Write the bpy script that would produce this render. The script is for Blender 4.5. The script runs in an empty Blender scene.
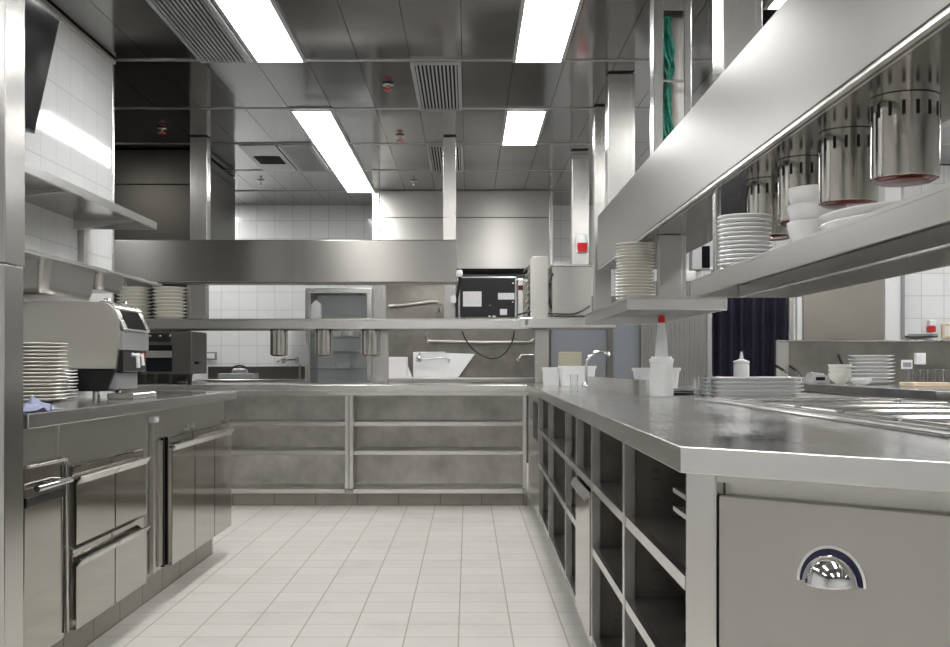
import bpy, bmesh, math, random
from mathutils import Vector, Matrix
random.seed(7)
C = bpy.context.scene.collection
PI = math.pi
F, VX, VY, H = 1091.0, 468.0, 365.5, 1.01     # focal length in pixels, vanishing point, eye height
def X(px, Y): return (px - VX) / F * Y
def Z(py, Y): return H - (py - VY) / F * Y

# ------------------------------------------------------------------ materials
def new_mat(name):
    m = bpy.data.materials.new(name); m.use_nodes = True
    return m, m.node_tree, m.node_tree.nodes['Principled BSDF']
def plain(name, col, rough=0.5, metal=0.0, var=0.0, scale=8, spec=None, trans=0, ior=1.45, emit=0, coat=0):
    m, nt, b = new_mat(name)
    b.inputs['Base Color'].default_value = (*col, 1); b.inputs['Roughness'].default_value = rough
    b.inputs['Metallic'].default_value = metal; b.inputs['IOR'].default_value = ior
    b.inputs['Transmission Weight'].default_value = trans
    b.inputs['Coat Weight'].default_value = coat
    if emit:
        b.inputs['Emission Color'].default_value = (*col, 1); b.inputs['Emission Strength'].default_value = emit
    if var:
        tc = nt.nodes.new('ShaderNodeTexCoord'); n = nt.nodes.new('ShaderNodeTexNoise')
        n.inputs['Scale'].default_value = scale; n.inputs['Detail'].default_value = 4
        r = nt.nodes.new('ShaderNodeValToRGB')
        r.color_ramp.elements[0].position = .3; r.color_ramp.elements[1].position = .7
        r.color_ramp.elements[0].color = (*[c * (1 - var) for c in col], 1)
        r.color_ramp.elements[1].color = (*[min(1, c * (1 + var)) for c in col], 1)
        nt.links.new(tc.outputs['Object'], n.inputs['Vector']); nt.links.new(n.outputs['Fac'], r.inputs['Fac'])
        nt.links.new(r.outputs['Color'], b.inputs['Base Color'])
    return m
def steel(name, col, rough, stretch=(1, 1, 60), rvar=.08, wave=0.0, wscale=1.6, smudge=.12, sscale=3.0, aniso=0, along='z'):
    """brushed stainless: streaked roughness, faint smudges, optional oil-canning"""
    m, nt, b = new_mat(name); L = nt.links.new
    b.inputs['Metallic'].default_value = 1
    g = nt.nodes.new('ShaderNodeNewGeometry')
    mp = nt.nodes.new('ShaderNodeMapping'); mp.inputs['Scale'].default_value = stretch
    L(g.outputs['Position'], mp.inputs['Vector'])
    n = nt.nodes.new('ShaderNodeTexNoise'); n.inputs['Scale'].default_value = 6; n.inputs['Detail'].default_value = 5
    L(mp.outputs['Vector'], n.inputs['Vector'])
    n2 = nt.nodes.new('ShaderNodeTexNoise'); n2.inputs['Scale'].default_value = sscale; n2.inputs['Detail'].default_value = 6 if smudge > .18 else 1.5
    n2.inputs['Roughness'].default_value = .6
    L(g.outputs['Position'], n2.inputs['Vector'])
    mr = nt.nodes.new('ShaderNodeMapRange'); mr.inputs[1].default_value = .3; mr.inputs[2].default_value = .7
    mr.inputs[3].default_value = rough - rvar; mr.inputs[4].default_value = rough + rvar
    L(n.outputs['Fac'], mr.inputs[0])
    m2 = nt.nodes.new('ShaderNodeMapRange'); m2.inputs[1].default_value = .35; m2.inputs[2].default_value = .7
    m2.inputs[3].default_value = -rvar * .6; m2.inputs[4].default_value = rvar
    L(n2.outputs['Fac'], m2.inputs[0])
    ad = nt.nodes.new('ShaderNodeMath'); ad.operation = 'ADD'; L(mr.outputs[0], ad.inputs[0]); L(m2.outputs[0], ad.inputs[1])
    if rvar > .02: L(ad.outputs[0], b.inputs['Roughness'])
    else: b.inputs['Roughness'].default_value = rough
    if aniso:                                       # brushed grain: highlights drawn out across the brushing
        b.inputs['Anisotropic'].default_value = aniso
        if along == 'z':
            cv = nt.nodes.new('ShaderNodeCombineXYZ'); cv.inputs[1].default_value = .03; cv.inputs[2].default_value = 1
            L(cv.outputs[0], b.inputs['Tangent'])
        else:
            vm = nt.nodes.new('ShaderNodeVectorMath'); vm.operation = 'CROSS_PRODUCT'; vm.inputs[1].default_value = (.03, .02, 1)
            L(g.outputs['Normal'], vm.inputs[0]); L(vm.outputs[0], b.inputs['Tangent'])
    r = nt.nodes.new('ShaderNodeValToRGB'); r.color_ramp.elements[0].position = .3; r.color_ramp.elements[1].position = .72
    r.color_ramp.elements[0].color = (*[c * (1 - smudge) for c in col], 1); r.color_ramp.elements[1].color = (*col, 1)
    if smudge > .13: L(n2.outputs['Fac'], r.inputs['Fac']); L(r.outputs['Color'], b.inputs['Base Color'])
    else: b.inputs['Base Color'].default_value = (*col, 1); nt.nodes.remove(r)
    if wave:
        n3 = nt.nodes.new('ShaderNodeTexNoise'); n3.inputs['Scale'].default_value = wscale; n3.inputs['Detail'].default_value = 1.5
        L(g.outputs['Position'], n3.inputs['Vector'])
        bp = nt.nodes.new('ShaderNodeBump'); bp.inputs['Strength'].default_value = 1; bp.inputs['Distance'].default_value = wave
        L(n3.outputs['Fac'], bp.inputs['Height']); L(bp.outputs['Normal'], b.inputs['Normal'])
    return m
def tiles(name, axes, size, off, col, grout, mort=.003, rough=.15, var=.03, bump=.0008, dirt=0):
    """square tiles laid in world space; axes picks which two world axes run across and up"""
    m, nt, b = new_mat(name); L = nt.links.new
    g = nt.nodes.new('ShaderNodeNewGeometry'); s = nt.nodes.new('ShaderNodeSeparateXYZ'); c = nt.nodes.new('ShaderNodeCombineXYZ')
    L(g.outputs['Position'], s.inputs[0])
    for k in (0, 1):
        a = nt.nodes.new('ShaderNodeMath'); a.operation = 'ADD'; a.inputs[1].default_value = 40 * size[k] - off[k]
        L(s.outputs[axes[k]], a.inputs[0]); L(a.outputs[0], c.inputs[k])
    br = nt.nodes.new('ShaderNodeTexBrick'); br.offset = 0; br.squash = 1
    br.inputs['Scale'].default_value = 1; br.inputs['Brick Width'].default_value = size[0]; br.inputs['Row Height'].default_value = size[1]
    br.inputs['Mortar Size'].default_value = mort; br.inputs['Mortar Smooth'].default_value = .2; br.inputs['Bias'].default_value = 0
    br.inputs['Color1'].default_value = (*[x * (1 - var) for x in col], 1); br.inputs['Color2'].default_value = (*[min(1, x * (1 + var)) for x in col], 1)
    br.inputs['Mortar'].default_value = (*grout, 1)
    L(c.outputs[0], br.inputs['Vector'])
    src = br.outputs['Color']
    if dirt:
        n = nt.nodes.new('ShaderNodeTexNoise'); n.inputs['Scale'].default_value = 2.2; n.inputs['Detail'].default_value = 7; n.inputs['Roughness'].default_value = .7
        L(g.outputs['Position'], n.inputs['Vector'])
        mr = nt.nodes.new('ShaderNodeMapRange'); mr.inputs[1].default_value = .5; mr.inputs[2].default_value = .75; mr.inputs[3].default_value = 0; mr.inputs[4].default_value = dirt
        L(n.outputs['Fac'], mr.inputs[0])
        mx = nt.nodes.new('ShaderNodeMix'); mx.data_type = 'RGBA'; mx.inputs[7].default_value = (*[x * .62 for x in grout], 1)
        L(mr.outputs[0], mx.inputs[0]); L(src, mx.inputs[6]); src = mx.outputs[2]
    L(src, b.inputs['Base Color'])
    rr = nt.nodes.new('ShaderNodeMapRange'); rr.inputs[3].default_value = rough; rr.inputs[4].default_value = .8
    L(br.outputs['Fac'], rr.inputs[0]); L(rr.outputs[0], b.inputs['Roughness'])
    bp = nt.nodes.new('ShaderNodeBump'); bp.invert = True; bp.inputs['Distance'].default_value = bump; bp.inputs['Strength'].default_value = .7
    L(br.outputs['Fac'], bp.inputs['Height']); L(bp.outputs['Normal'], b.inputs['Normal'])
    return m

M = {}
M['steel'] = steel('brushed_steel', (.56, .55, .525), .30, (1, 1, 1), .012, 0, 1, .06, 3, .6, 'z')
M['steel_v'] = steel('brushed_steel_upright', (.64, .63, .61), .25, (1, 1, 1), .008, 0, 1.2, .03, 2, .6, 'h')
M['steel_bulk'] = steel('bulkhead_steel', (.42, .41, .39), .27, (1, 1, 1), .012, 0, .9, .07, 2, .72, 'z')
M['polished'] = steel('polished_steel', (.44, .42, .385), .10, (1, 1, 1), .012, .002, 1.0, .05)
M['lamp_steel'] = steel('lamp_shade_steel', (.56, .54, .50), .12, (1, 1, 1), .012, 0, 1, .04)
M['ceil'] = steel('ceiling_steel', (.225, .22, .215), .11, (1, 1, 1), .012, .0065, 1.2, .10, 1.2)
M['top'] = steel('worktop_steel', (.72, .715, .70), .18, (30, 3, 3), .05, .0007, 4, .22, 4)
M['lid'] = steel('lid_steel', (.36, .35, .325), .20, (1, 1, 1), .03, .001, 3, .15, 4)
M['dark_steel'] = steel('dull_dark_steel', (.20, .19, .175), .36, (1, 1, 1), .02, 0, 1, .06)
M['dark_panel'] = steel('dark_coated_panel', (.085, .08, .07), .34, (1, 1, 1), .02, 0, 1, .1, 1.5)  # steel with its dark reflections put into the base colour
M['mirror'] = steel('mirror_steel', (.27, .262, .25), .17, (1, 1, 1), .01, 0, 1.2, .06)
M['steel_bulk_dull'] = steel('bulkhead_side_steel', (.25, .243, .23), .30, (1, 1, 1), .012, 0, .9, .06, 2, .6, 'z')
M['machine'] = steel('machine_housing_steel', (.80, .785, .73), .40, (1, 1, 1), .02, 0, 1, .10, 2.5)
M['dull'] = plain('dusty_grey_paint', (.16, .155, .145), .8, var=.15, scale=3)  # matt grey for the added sheets that stop glare
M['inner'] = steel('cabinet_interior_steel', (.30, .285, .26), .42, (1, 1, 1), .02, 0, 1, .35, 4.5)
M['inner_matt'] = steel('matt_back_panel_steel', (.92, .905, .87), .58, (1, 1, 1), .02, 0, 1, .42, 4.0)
M['bright'] = steel('bright_trim_steel', (.71, .705, .69), .26, (1, 1, 1), .012, 0, 1, .05)
M['chrome'] = plain('chrome', (.85, .85, .86), .06, 1)
M['handle_steel'] = plain('drawer_front_steel', (.45, .434, .414), .38, 1, .03, 3)
M['tile_y'] = tiles('white_wall_tile_left', (1, 2), (.2, .2), (.11, .03), (.84, .85, .86), (.55, .56, .57), .003, .05)
M['tile_x'] = tiles('white_wall_tile_back', (0, 2), (.2, .2), (.04, .03), (.84, .85, .86), (.55, .56, .57), .003, .05)
M['floor'] = tiles('cream_floor_tile', (0, 1), (.2, .2), (-.035, 4.66), (.66, .645, .61), (.44, .40, .34), .0032, .55, .035, .0006, .22)
M['plinth'] = tiles('plinth_tile', (1, 2), (.3, .2), (.1, 0), (.36, .34, .30), (.20, .185, .16), .004, .4, .05, .0006, .4)
M['plinth_x'] = tiles('plinth_tile_across', (0, 2), (.3, .2), (.1, 0), (.38, .36, .32), (.20, .185, .16), .004, .4, .05, .0006, .4)
M['ceramic'] = plain('white_ceramic', (.91, .915, .92), .12, coat=.3)
M['cream'] = plain('cream_ceramic', (.86, .85, .79), .14, coat=.3)
M['white'] = plain('white_plastic', (.84, .85, .86), .35)
M['milky'] = plain('milky_plastic', (.92, .93, .93), .35, trans=.08)
M['red'] = plain('red_plastic', (.65, .02, .025), .3)
M['red_glass'] = plain('red_lamp_glass', (.11, .006, .009), .15, coat=.2)
M['black'] = plain('black_plastic', (.012, .012, .013), .35)
M['black_paint'] = plain('black_painted_sheet', (.014, .014, .017), .32, .0, .2, 6)
M['gap'] = plain('dark_gap', (.01, .01, .01), .9)
M['screen'] = plain('dark_screen', (.010, .011, .014), .10, ior=1.25)
M['grey'] = plain('grey_plastic', (.30, .31, .32), .45)
M['silver'] = plain('silver_paint', (.52, .53, .54), .35, .6)
M['sticker'] = plain('pale_sticker', (.78, .76, .78), .6, var=.06, scale=60)
M['navy'] = plain('navy_fabric', (.015, .014, .032), .8, var=.3, scale=5)
M['cloth'] = plain('blue_cloth', (.40, .43, .62), .9, var=.25, scale=40)
M['green'] = plain('green_cable', (.012, .21, .15), .4)
M['film'] = plain('blue_film', (.022, .022, .06), .25, .3)
M['card'] = plain('beige_card', (.42, .39, .30), .6)
M['wood'] = plain('pale_wood', (.72, .58, .42), .5, var=.12, scale=14)
M['grey_sheet'] = plain('grey_ribbed_sheet', (.36, .355, .34), .42, .55, .05, 4)
M['shutter'] = steel('shutter_steel', (.54, .51, .46), .36, (1, 1, 1), .02, 0, 1, .15, 2, .6, 'h')
def glass_mat(name, col, alpha_trans, rough):
    m, nt, b = new_mat(name)
    b.inputs['Base Color'].default_value = (*col, 1); b.inputs['Roughness'].default_value = rough
    b.inputs['Transmission Weight'].default_value = alpha_trans; b.inputs['IOR'].default_value = 1.45
    return m
def pane_mat(name, col, refl=1.0):
    m, nt, b = new_mat(name); L = nt.links.new
    tr = nt.nodes.new('ShaderNodeBsdfTransparent'); tr.inputs['Color'].default_value = (*col, 1)
    gl = nt.nodes.new('ShaderNodeBsdfGlossy'); gl.inputs['Roughness'].default_value = .02
    fr = nt.nodes.new('ShaderNodeFresnel'); fr.inputs['IOR'].default_value = 1.45
    mx = nt.nodes.new('ShaderNodeMixShader'); out = nt.nodes['Material Output']
    L(fr.outputs[0], mx.inputs[0]); L(tr.outputs[0], mx.inputs[1]); L(gl.outputs[0], mx.inputs[2]); L(mx.outputs[0], out.inputs['Surface'])
    nt.nodes.remove(b)
    return m
M['pane'] = pane_mat('window_glass', (.93, .94, .94))
M['glass'] = glass_mat('clear_glass', (.95, .97, .97), 1, .02)
M['strip'] = glass_mat('bluish_plastic_sheet', (.42, .445, .49), .5, .15)
def emit_mat(name, col, s):
    m, nt, b = new_mat(name)
    b.inputs['Base Color'].default_value = (.8, .8, .8, 1); b.inputs['Emission Color'].default_value = (*col, 1); b.inputs['Emission Strength'].default_value = s
    return m
M['light'] = emit_mat('light_diffuser', (1, .99, .97), 20.0)

M['fridge_light'] = emit_mat('fridge_lamp', (1, 1, .98), 10.0)  # added glow to brighten the fridge inside, source kept out of view
M['hood_light'] = emit_mat('hood_lamp', (1, .99, .97), 14.0)  # added glow to brighten the rear, source kept out of view
# ------------------------------------------------------------------ mesh helpers
ORG = {}
class MB:
    def __init__(s): s.bm = bmesh.new(); s.mi = 0
    def _mark(s, f0):
        for f in s.bm.faces:
            if f.index == -1 or f.index >= f0: f.material_index = s.mi
    def box(s, x0, x1, y0, y1, z0, z1, bev=0.0, seg=1, rot=None):
        b2 = bmesh.new()
        r = bmesh.ops.create_cube(b2, size=1)
        c = Vector(((x0 + x1) / 2, (y0 + y1) / 2, (z0 + z1) / 2))
        for v in b2.verts: v.co = Vector((v.co.x * abs(x1 - x0), v.co.y * abs(y1 - y0), v.co.z * abs(z1 - z0)))
        if bev > 0: bmesh.ops.bevel(b2, geom=b2.edges[:], offset=bev, segments=seg, profile=.5, affect='EDGES')
        for v in b2.verts:
            p = v.co
            if rot is not None: p = rot @ p
            v.co = p + c
        s._merge(b2); return s
    def _merge(s, b2):
        for f in b2.faces: f.material_index = s.mi
        me = bpy.data.meshes.new('tmp'); b2.to_mesh(me); b2.free()
        s.bm.from_mesh(me); bpy.data.meshes.remove(me)
    def prism(s, pts, h0, h1, axis='z', bev=0.0, seg=1):
        """polygon of 2-D points extruded along axis (z: xy, y: xz, x: yz)"""
        b2 = bmesh.new()
        def mk(p, h):
            return (p[0], p[1], h) if axis == 'z' else ((p[0], h, p[1]) if axis == 'y' else (h, p[0], p[1]))
        a = [b2.verts.new(mk(p, h0)) for p in pts]; b = [b2.verts.new(mk(p, h1)) for p in pts]
        n = len(pts); b2.faces.new(a); b2.faces.new(b[::-1])
        for i in range(n): b2.faces.new((a[i], b[i], b[(i + 1) % n], a[(i + 1) % n]))
        bmesh.ops.recalc_face_normals(b2, faces=b2.faces[:])
        if bev > 0: bmesh.ops.bevel(b2, geom=b2.edges[:], offset=bev, segments=seg, profile=.5, affect='EDGES')
        s._merge(b2); return s
    def lathe(s, prof, c=(0, 0, 0), seg=32, sx=1, sy=1):
        b2 = bmesh.new(); rings = []
        for r, z in prof:
            if r < 1e-5: rings.append([b2.verts.new((c[0], c[1], c[2] + z))])
            else: rings.append([b2.verts.new((c[0] + r * sx * math.cos(2 * PI * i / seg), c[1] + r * sy * math.sin(2 * PI * i / seg), c[2] + z)) for i in range(seg)])
        for a, b in zip(rings, rings[1:]):
            for i in range(seg):
                j = (i + 1) % seg
                if len(a) == 1 and len(b) == 1: continue
                if len(a) == 1: b2.faces.new((a[0], b[i], b[j]))
                elif len(b) == 1: b2.faces.new((a[i], b[0], a[j]))
                else: b2.faces.new((a[i], b[i], b[j], a[j]))
        bmesh.ops.recalc_face_normals(b2, faces=b2.faces[:])
        s._merge(b2); return s
    def tube(s, pts, r, seg=8, closed=False):
        b2 = bmesh.new(); pts = [Vector(p) for p in pts]; n = len(pts); rings = []
        up = Vector((0, 0, 1))
        for i, p in enumerate(pts):
            d = (pts[min(i + 1, n - 1)] - pts[max(i - 1, 0)]).normalized()
            u = d.cross(up)
            if u.length < 1e-3: u = d.cross(Vector((0, 1, 0)))
            u.normalize(); w = d.cross(u).normalized()
            rr = r[i] if isinstance(r, (list, tuple)) else r
            rings.append([b2.verts.new(p + (u * math.cos(2 * PI * k / seg) + w * math.sin(2 * PI * k / seg)) * rr) for k in range(seg)])
        for a, b in zip(rings, rings[1:]):
            for k in range(seg): b2.faces.new((a[k], b[k], b[(k + 1) % seg], a[(k + 1) % seg]))
        b2.faces.new(rings[0]); b2.faces.new(rings[-1])
        bmesh.ops.recalc_face_normals(b2, faces=b2.faces[:])
        s._merge(b2); return s
    def rr_loft(s, levels, c, corner=5):
        """stack of rounded rectangles [(z, half x, half y, radius)] joined; first and last closed by a face when radius >= 0"""
        b2 = bmesh.new(); rings = []
        for z, hx, hy, r in levels:
            ring = []
            for q, (sx, sy) in enumerate(((1, 1), (-1, 1), (-1, -1), (1, -1))):
                for k in range(corner + 1):
                    a = q * PI / 2 + k / corner * PI / 2
                    ring.append(b2.verts.new((c[0] + sx * (hx - r) + r * math.cos(a), c[1] + sy * (hy - r) + r * math.sin(a), c[2] + z)))
            rings.append(ring)
        n = len(rings[0])
        for a, b in zip(rings, rings[1:]):
            for i in range(n): b2.faces.new((a[i], a[(i + 1) % n], b[(i + 1) % n], b[i]))
        b2.faces.new(rings[0]); b2.faces.new(rings[-1])
        bmesh.ops.recalc_face_normals(b2, faces=b2.faces[:])
        s._merge(b2); return s
    def quad(s, pts):
        f = s.bm.faces.new([s.bm.verts.new(p) for p in pts]); f.material_index = s.mi; return s
    def m(s, i): s.mi = i; return s
    def build(s, name, mat, parent=None, smooth=False, loc=None):
        me = bpy.data.meshes.new(name)
        o = bpy.data.objects.new(name, me); C.objects.link(o)
        if parent is not None:
            org = ORG[parent.name]; o.parent = parent
        else:
            org = Vector(loc) if loc is not None else Vector((0, 0, 0)); o.location = org
            if loc is None:                       # put the origin under the mesh's own middle
                xs = [v.co for v in s.bm.verts]
                org = Vector(((min(v.x for v in xs) + max(v.x for v in xs)) / 2, (min(v.y for v in xs) + max(v.y for v in xs)) / 2, min(v.z for v in xs)))
                o.location = org
        for v in s.bm.verts: v.co -= org
        s.bm.to_mesh(me); s.bm.free()
        for mm in (mat if isinstance(mat, (list, tuple)) else [mat]): me.materials.append(M[mm])
        if smooth:
            me.shade_smooth(); me.set_sharp_from_angle(angle=math.radians(50))
            wn = o.modifiers.new('normals', 'WEIGHTED_NORMAL'); wn.keep_sharp = True; wn.weight = 80
        ORG[o.name] = org
        return o
def tag(o, label, cat, group=None):
    o['label'] = label; o['category'] = cat
    if group: o['group'] = group
    n = len(label.split())
    if not 4 <= n <= 16: print('LABEL LENGTH', n, label)
    return o
def thing(name, label, cat, loc, group=None):
    o = bpy.data.objects.new(name, None); C.objects.link(o); o.location = loc; o.empty_display_size = .05
    ORG[o.name] = Vector(loc)
    return tag(o, label, cat, group)
def struct(o): o['kind'] = 'structure'; return o
def copy_thing(root, loc, label, group=None):
    r = root.copy(); C.objects.link(r); r.location = loc; r['label'] = label
    if group: r['group'] = group
    ORG[r.name] = Vector(loc)
    for ch in list(root.children):
        c = ch.copy(); C.objects.link(c); c.parent = r
        for g in list(ch.children):
            d = g.copy(); C.objects.link(d); d.parent = c
    n = len(label.split())
    if not 4 <= n <= 16: print('LABEL LENGTH', n, label)
    return r
ORDW = ['topmost', 'second', 'third', 'fourth', 'fifth', 'sixth', 'seventh', 'eighth', 'ninth', 'tenth', 'eleventh', 'twelfth', 'thirteenth', 'fourteenth',
        'fifteenth', 'sixteenth', 'seventeenth', 'eighteenth', 'nineteenth', 'twentieth', 'twenty-first', 'twenty-second']
def from_top(k, n, what):      # k = 0 is the top one
    if k == 0: return f'topmost {what}'
    if k == n - 1: return f'lowest {what}'
    return f'{ORDW[k]} {what} from the top'

# ------------------------------------------------------------------ the room
CZ = 2.797
CY0 = 6.39; ROW = 1.2; CX0 = -.036; COL = .303
XL, XR, YN, YF = -4.2, 6.6, -3.6, 12.2
struct(MB().box(XL, XR, YN, YF, -.08, 0).build('floor', 'floor'))
mb = MB()
mb.m(1).box(XL, XR, YN, YF, CZ + .012, CZ + .06)
mb.m(0)
y = CY0 - 9 * ROW
while y < YF:
    x = CX0 - 14 * COL
    while x < XR:
        x0, x1, y0, y1 = max(x + .0015, XL), min(x + COL - .0015, XR), max(y + .006, YN), min(y + ROW - .006, YF)
        if x1 - x0 > .01 and y1 - y0 > .01:
            tx, ty = random.gauss(0, .0016), random.gauss(0, .0014)
            w, d = (x1 - x0) / 2, (y1 - y0) / 2
            mb.quad([(x0, y0, CZ + .002 - tx * w - ty * d), (x0, y1, CZ + .002 - tx * w + ty * d), (x1, y1, CZ + .002 + tx * w + ty * d), (x1, y0, CZ + .002 + tx * w - ty * d)])
        x += COL
    mb.m(2).box(XL, XR, y - .011, y + .011, CZ - .004, CZ + .004).m(0)
    y += ROW
struct(mb.build('ceiling', ['ceil', 'gap', 'steel']))
struct(MB().box(XL, XR, YF, YF + .12, 0, CZ + .06).build('wall_back', 'tile_x'))
struct(MB().box(XL, XR, YN - .12, YN, 0, CZ + .06).build('wall_near', 'tile_x'))
struct(MB().box(XR, XR + .12, YN, YF, 0, CZ + .06).build('wall_right', 'tile_y'))
struct(MB().box(XL - .12, XL, YN, YF, 0, CZ + .06).build('wall_outer', 'tile_y'))
struct(MB().box(-2.24, -2.08, 3.10, 6.37, 0, CZ - .005).build('wall_left', 'tile_y'))
struct(MB().box(-2.242, -2.074, 6.372, 6.40, 0, CZ - .005, .002).build('trim_1', 'bright'))
struct(MB().box(-2.078, -2.055, 3.10, 6.37, CZ - .03, CZ - .006, .002).build('trim_2', 'steel'))
struct(MB().box(-4.1, -1.225, 2.852, 2.962, 0, CZ - .005).build('wall_partition', 'steel_v'))
# the polished post that closes the partition, in two lengths
struct(MB().box(-1.224, -1.209, 2.845, 2.97, 0, 1.277, .004, 2).build('trim_3', 'steel_v', smooth=True))
struct(MB().box(-1.224, -1.205, 2.842, 2.97, 1.279, CZ - .005, .004, 2).build('trim_4', 'steel_v', smooth=True))

# ------------------------------------------------------------------ ceiling lights and grilles
def ceiling_light(x, y, label, cat='ceiling light', first=[]):
    if first: return copy_thing(first[0], (x, y, CZ - .03), label, 'flush ceiling light panels')
    t = thing('ceiling_light', label, cat, (x, y, CZ - .03), 'flush ceiling light panels')
    z0, z1 = CZ - .016, CZ - .005
    w, l = .15, .595
    MB().box(x - w, x - w + .02, y - l, y + l, z0, z1).box(x + w - .02, x + w, y - l, y + l, z0, z1).box(x - w + .02, x + w - .02, y - l, y - l + .012, z0, z1).box(x - w + .02, x + w - .02, y + l - .012, y + l, z0, z1).build('frame', 'silver', t)
    MB().box(x - w + .02, x + w - .02, y - l + .012, y + l - .012, z0 + .004, z1).build('diffuser', 'light', t)
    first.append(t); return t
def rowc(k): return CY0 + (k + .5) * ROW
XA, XB = -1.095, .41
ceiling_light(XA, rowc(-1), 'bright ceiling light panel nearest the left tiled wall, beside the striped grille')
ceiling_light(XB, rowc(-1), 'bright ceiling light panel cut by the top edge, centre right of the picture')
ceiling_light(XA, rowc(1), 'long ceiling light panel at left centre, front one of its run of three')
ceiling_light(XA, rowc(2), 'long ceiling light panel at left centre, middle one of its run of three')
ceiling_light(XA, rowc(3), 'long ceiling light panel at left centre, rear one of its run of three')
ceiling_light(XB, rowc(1), 'small looking ceiling light panel in front of the rear hood, right of centre')
ceiling_light(1.62, rowc(-2) + .25, 'ceiling light panel peeping over the right bulkhead beside the grey hanging post')
for x in (XA, XB, 2.6):
    for k in (-3, -5, -7):
        ceiling_light(x, rowc(k), 'flush ceiling light panel out of view behind the camera')
for k in (-4, -6): ceiling_light(-2.7, rowc(k), 'flush ceiling light panel out of view behind the camera')  # unseen panels added to lighten the near left side
ceiling_light(-2.9, 11.5, 'ceiling light panel hidden behind the dark duct box at the left rear')  # unseen panel added to lighten the rear tiles
for x, k in ((2.6, -1), (2.6, 1), (4.2, -1), (4.2, 1), (4.2, 3), (2.6, 3), (-3.1, 0), (5.4, 1), (4.2, -3)):
    ceiling_light(x, rowc(k), 'flush ceiling light panel over the side kitchens beyond the bulkheads')

def grille(x0, x1, k, label, y1=None):
    y0 = CY0 + k * ROW; y1 = y1 or y0 + ROW
    t = thing('ceiling_vent', label, 'vent', ((x0 + x1) / 2, (y0 + y1) / 2, CZ - .03), 'linear air grilles in the ceiling')
    f = MB(); z0, z1 = CZ - .02, CZ - .005
    f.box(x0, x0 + .022, y0 + .015, y1 - .015, z0, z1).box(x1 - .022, x1, y0 + .015, y1 - .015, z0, z1).box(x0 + .022, x1 - .022, y0 + .015, y0 + .03, z0, z1).box(x0 + .022, x1 - .022, y1 - .03, y1 - .015, z0, z1)
    f.build('frame', 'silver', t)
    s = MB(); n = 11
    for i in range(n):
        xx = x0 + .022 + (i + .5) * (x1 - x0 - .044) / n
        s.box(xx - .0052, xx + .0052, y0 + .03, y1 - .03, z0 + .002, z1 - .003)
    s.build('slats', 'silver', t)
    MB().box(x0 + .022, x1 - .022, y0 + .03, y1 - .03, z1 - .002, z1).build('backing', 'gap', t)
grille(-1.56, -1.26, -1, 'long slatted ceiling grille beside the left light panel at the top edge')
grille(-.34, -.04, 0, 'slatted ceiling grille in the middle, nearest of the two in its line')
grille(-.34, -.04, 2, 'slatted ceiling grille half hidden behind the centre hanging post')
grille(-1.54, -1.26, 2, 'slatted ceiling grille beside the pale panel with a black hatch')
t = thing('access_panel', 'pale ceiling panel with a small black rectangular hatch', 'ceiling panel', (-1.72, 9.42, CZ - .03))
MB().box(-1.86, -1.56, 8.82, 10.0, CZ - .012, CZ - .005).build('board', 'silver', t)
MB().box(-1.82, -1.6, 9.25, 9.6, CZ - .016, CZ - .0125).build('hatch', 'gap', t)

def sprinkler(px, py, label, red=True):
    Y = F * (CZ - H) / (VY - py); x = X(px, Y)
    t = thing('fire_sprinkler', label, 'sprinkler', (x, Y, CZ - .07), 'sprinkler heads on the ceiling')
    MB().lathe([(0, -.006), (.036, -.006), (.032, -.012), (.014, -.016), (.008, -.022), (0, -.022)], (x, Y, CZ), 20).build('rosette', 'bright', t, True)
    MB().lathe([(0, -.022), (.007, -.022), (.006, -.042), (.018, -.043), (.018, -.046), (0, -.046)], (x, Y, CZ), 16).build('deflector', 'chrome', t, True)
    if red: MB().lathe([(.022, -.036), (.027, -.034), (.027, -.040), (.022, -.042), (.022, -.036)], (x, Y, CZ), 20).build('red_ring', 'red', t, True)
sprinkler(388, 84, 'sprinkler head with red ring, nearer of the pair left of the centre grille')
sprinkler(400, 136, 'sprinkler head with red ring, farther of the pair, above the centre bulkhead')
sprinkler(162, 128, 'red ringed sprinkler head on the dark ceiling above the left passage')
sprinkler(414, 181, 'plain sprinkler head on the rear ceiling row left of centre post', False)
sprinkler(261, 181, 'plain sprinkler head on the rear ceiling near the black hatch', False)

# ------------------------------------------------------------------ left counter
CT = .872                                    # worktop height
t = thing('worktop', 'stainless left worktop carrying the round-topped machine and plate stacks', 'worktop', (-1.66, 4.5, 0))
MB().box(-2.075, -1.256, 3.10, 5.884, CT - .042, CT).build('slab', 'top', t)
MB().box(-1.2558, -1.248, 3.10, 5.892, CT - .044, CT + .0006, .003, 2).box(-2.075, -1.256, 5.8842, 5.892, CT - .044, CT + .0006, .002).build('lip', 'bright', t)
MB().box(-2.078, -2.065, 3.10, 5.89, CT, CT + .06, .002).build('upstand', 'steel', t)
ORG_L = None
FX, BX = -1.272, -1.312                      # door faces, carcass face
def handle_front(t, name, y0, y1, z0, z1, lab=None):
    """polished front whose top edge folds out into a slanted full-width grip"""
    w = FX
    p = [(BX, z0), (w, z0), (w, z1 - .062), (w + .016, z1 - .040), (w + .012, z1 - .034), (w - .012, z1 - .052), (w - .012, z1 - .006), (w - .006, z1), (BX, z1)]
    o = MB().prism(p, y0 + .005, y1 - .005, 'y', .0012).build(name, 'polished', t)
    g = MB().prism([(w + .0005, z1 - .0635), (w + .018, z1 - .0405), (w + .0155, z1 - .037), (w - .0115, z1 - .0535), (w - .006, z1 - .058)], y0 + .006, y1 - .006, 'y').build('grip', 'bright', o)
    return o
def carcass(t, y0, y1, z0=.14, z1=CT - .043):
    MB().box(-2.05, BX - .002, y0, y1, z0, z1, .002).build('body', 'steel', t)
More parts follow.
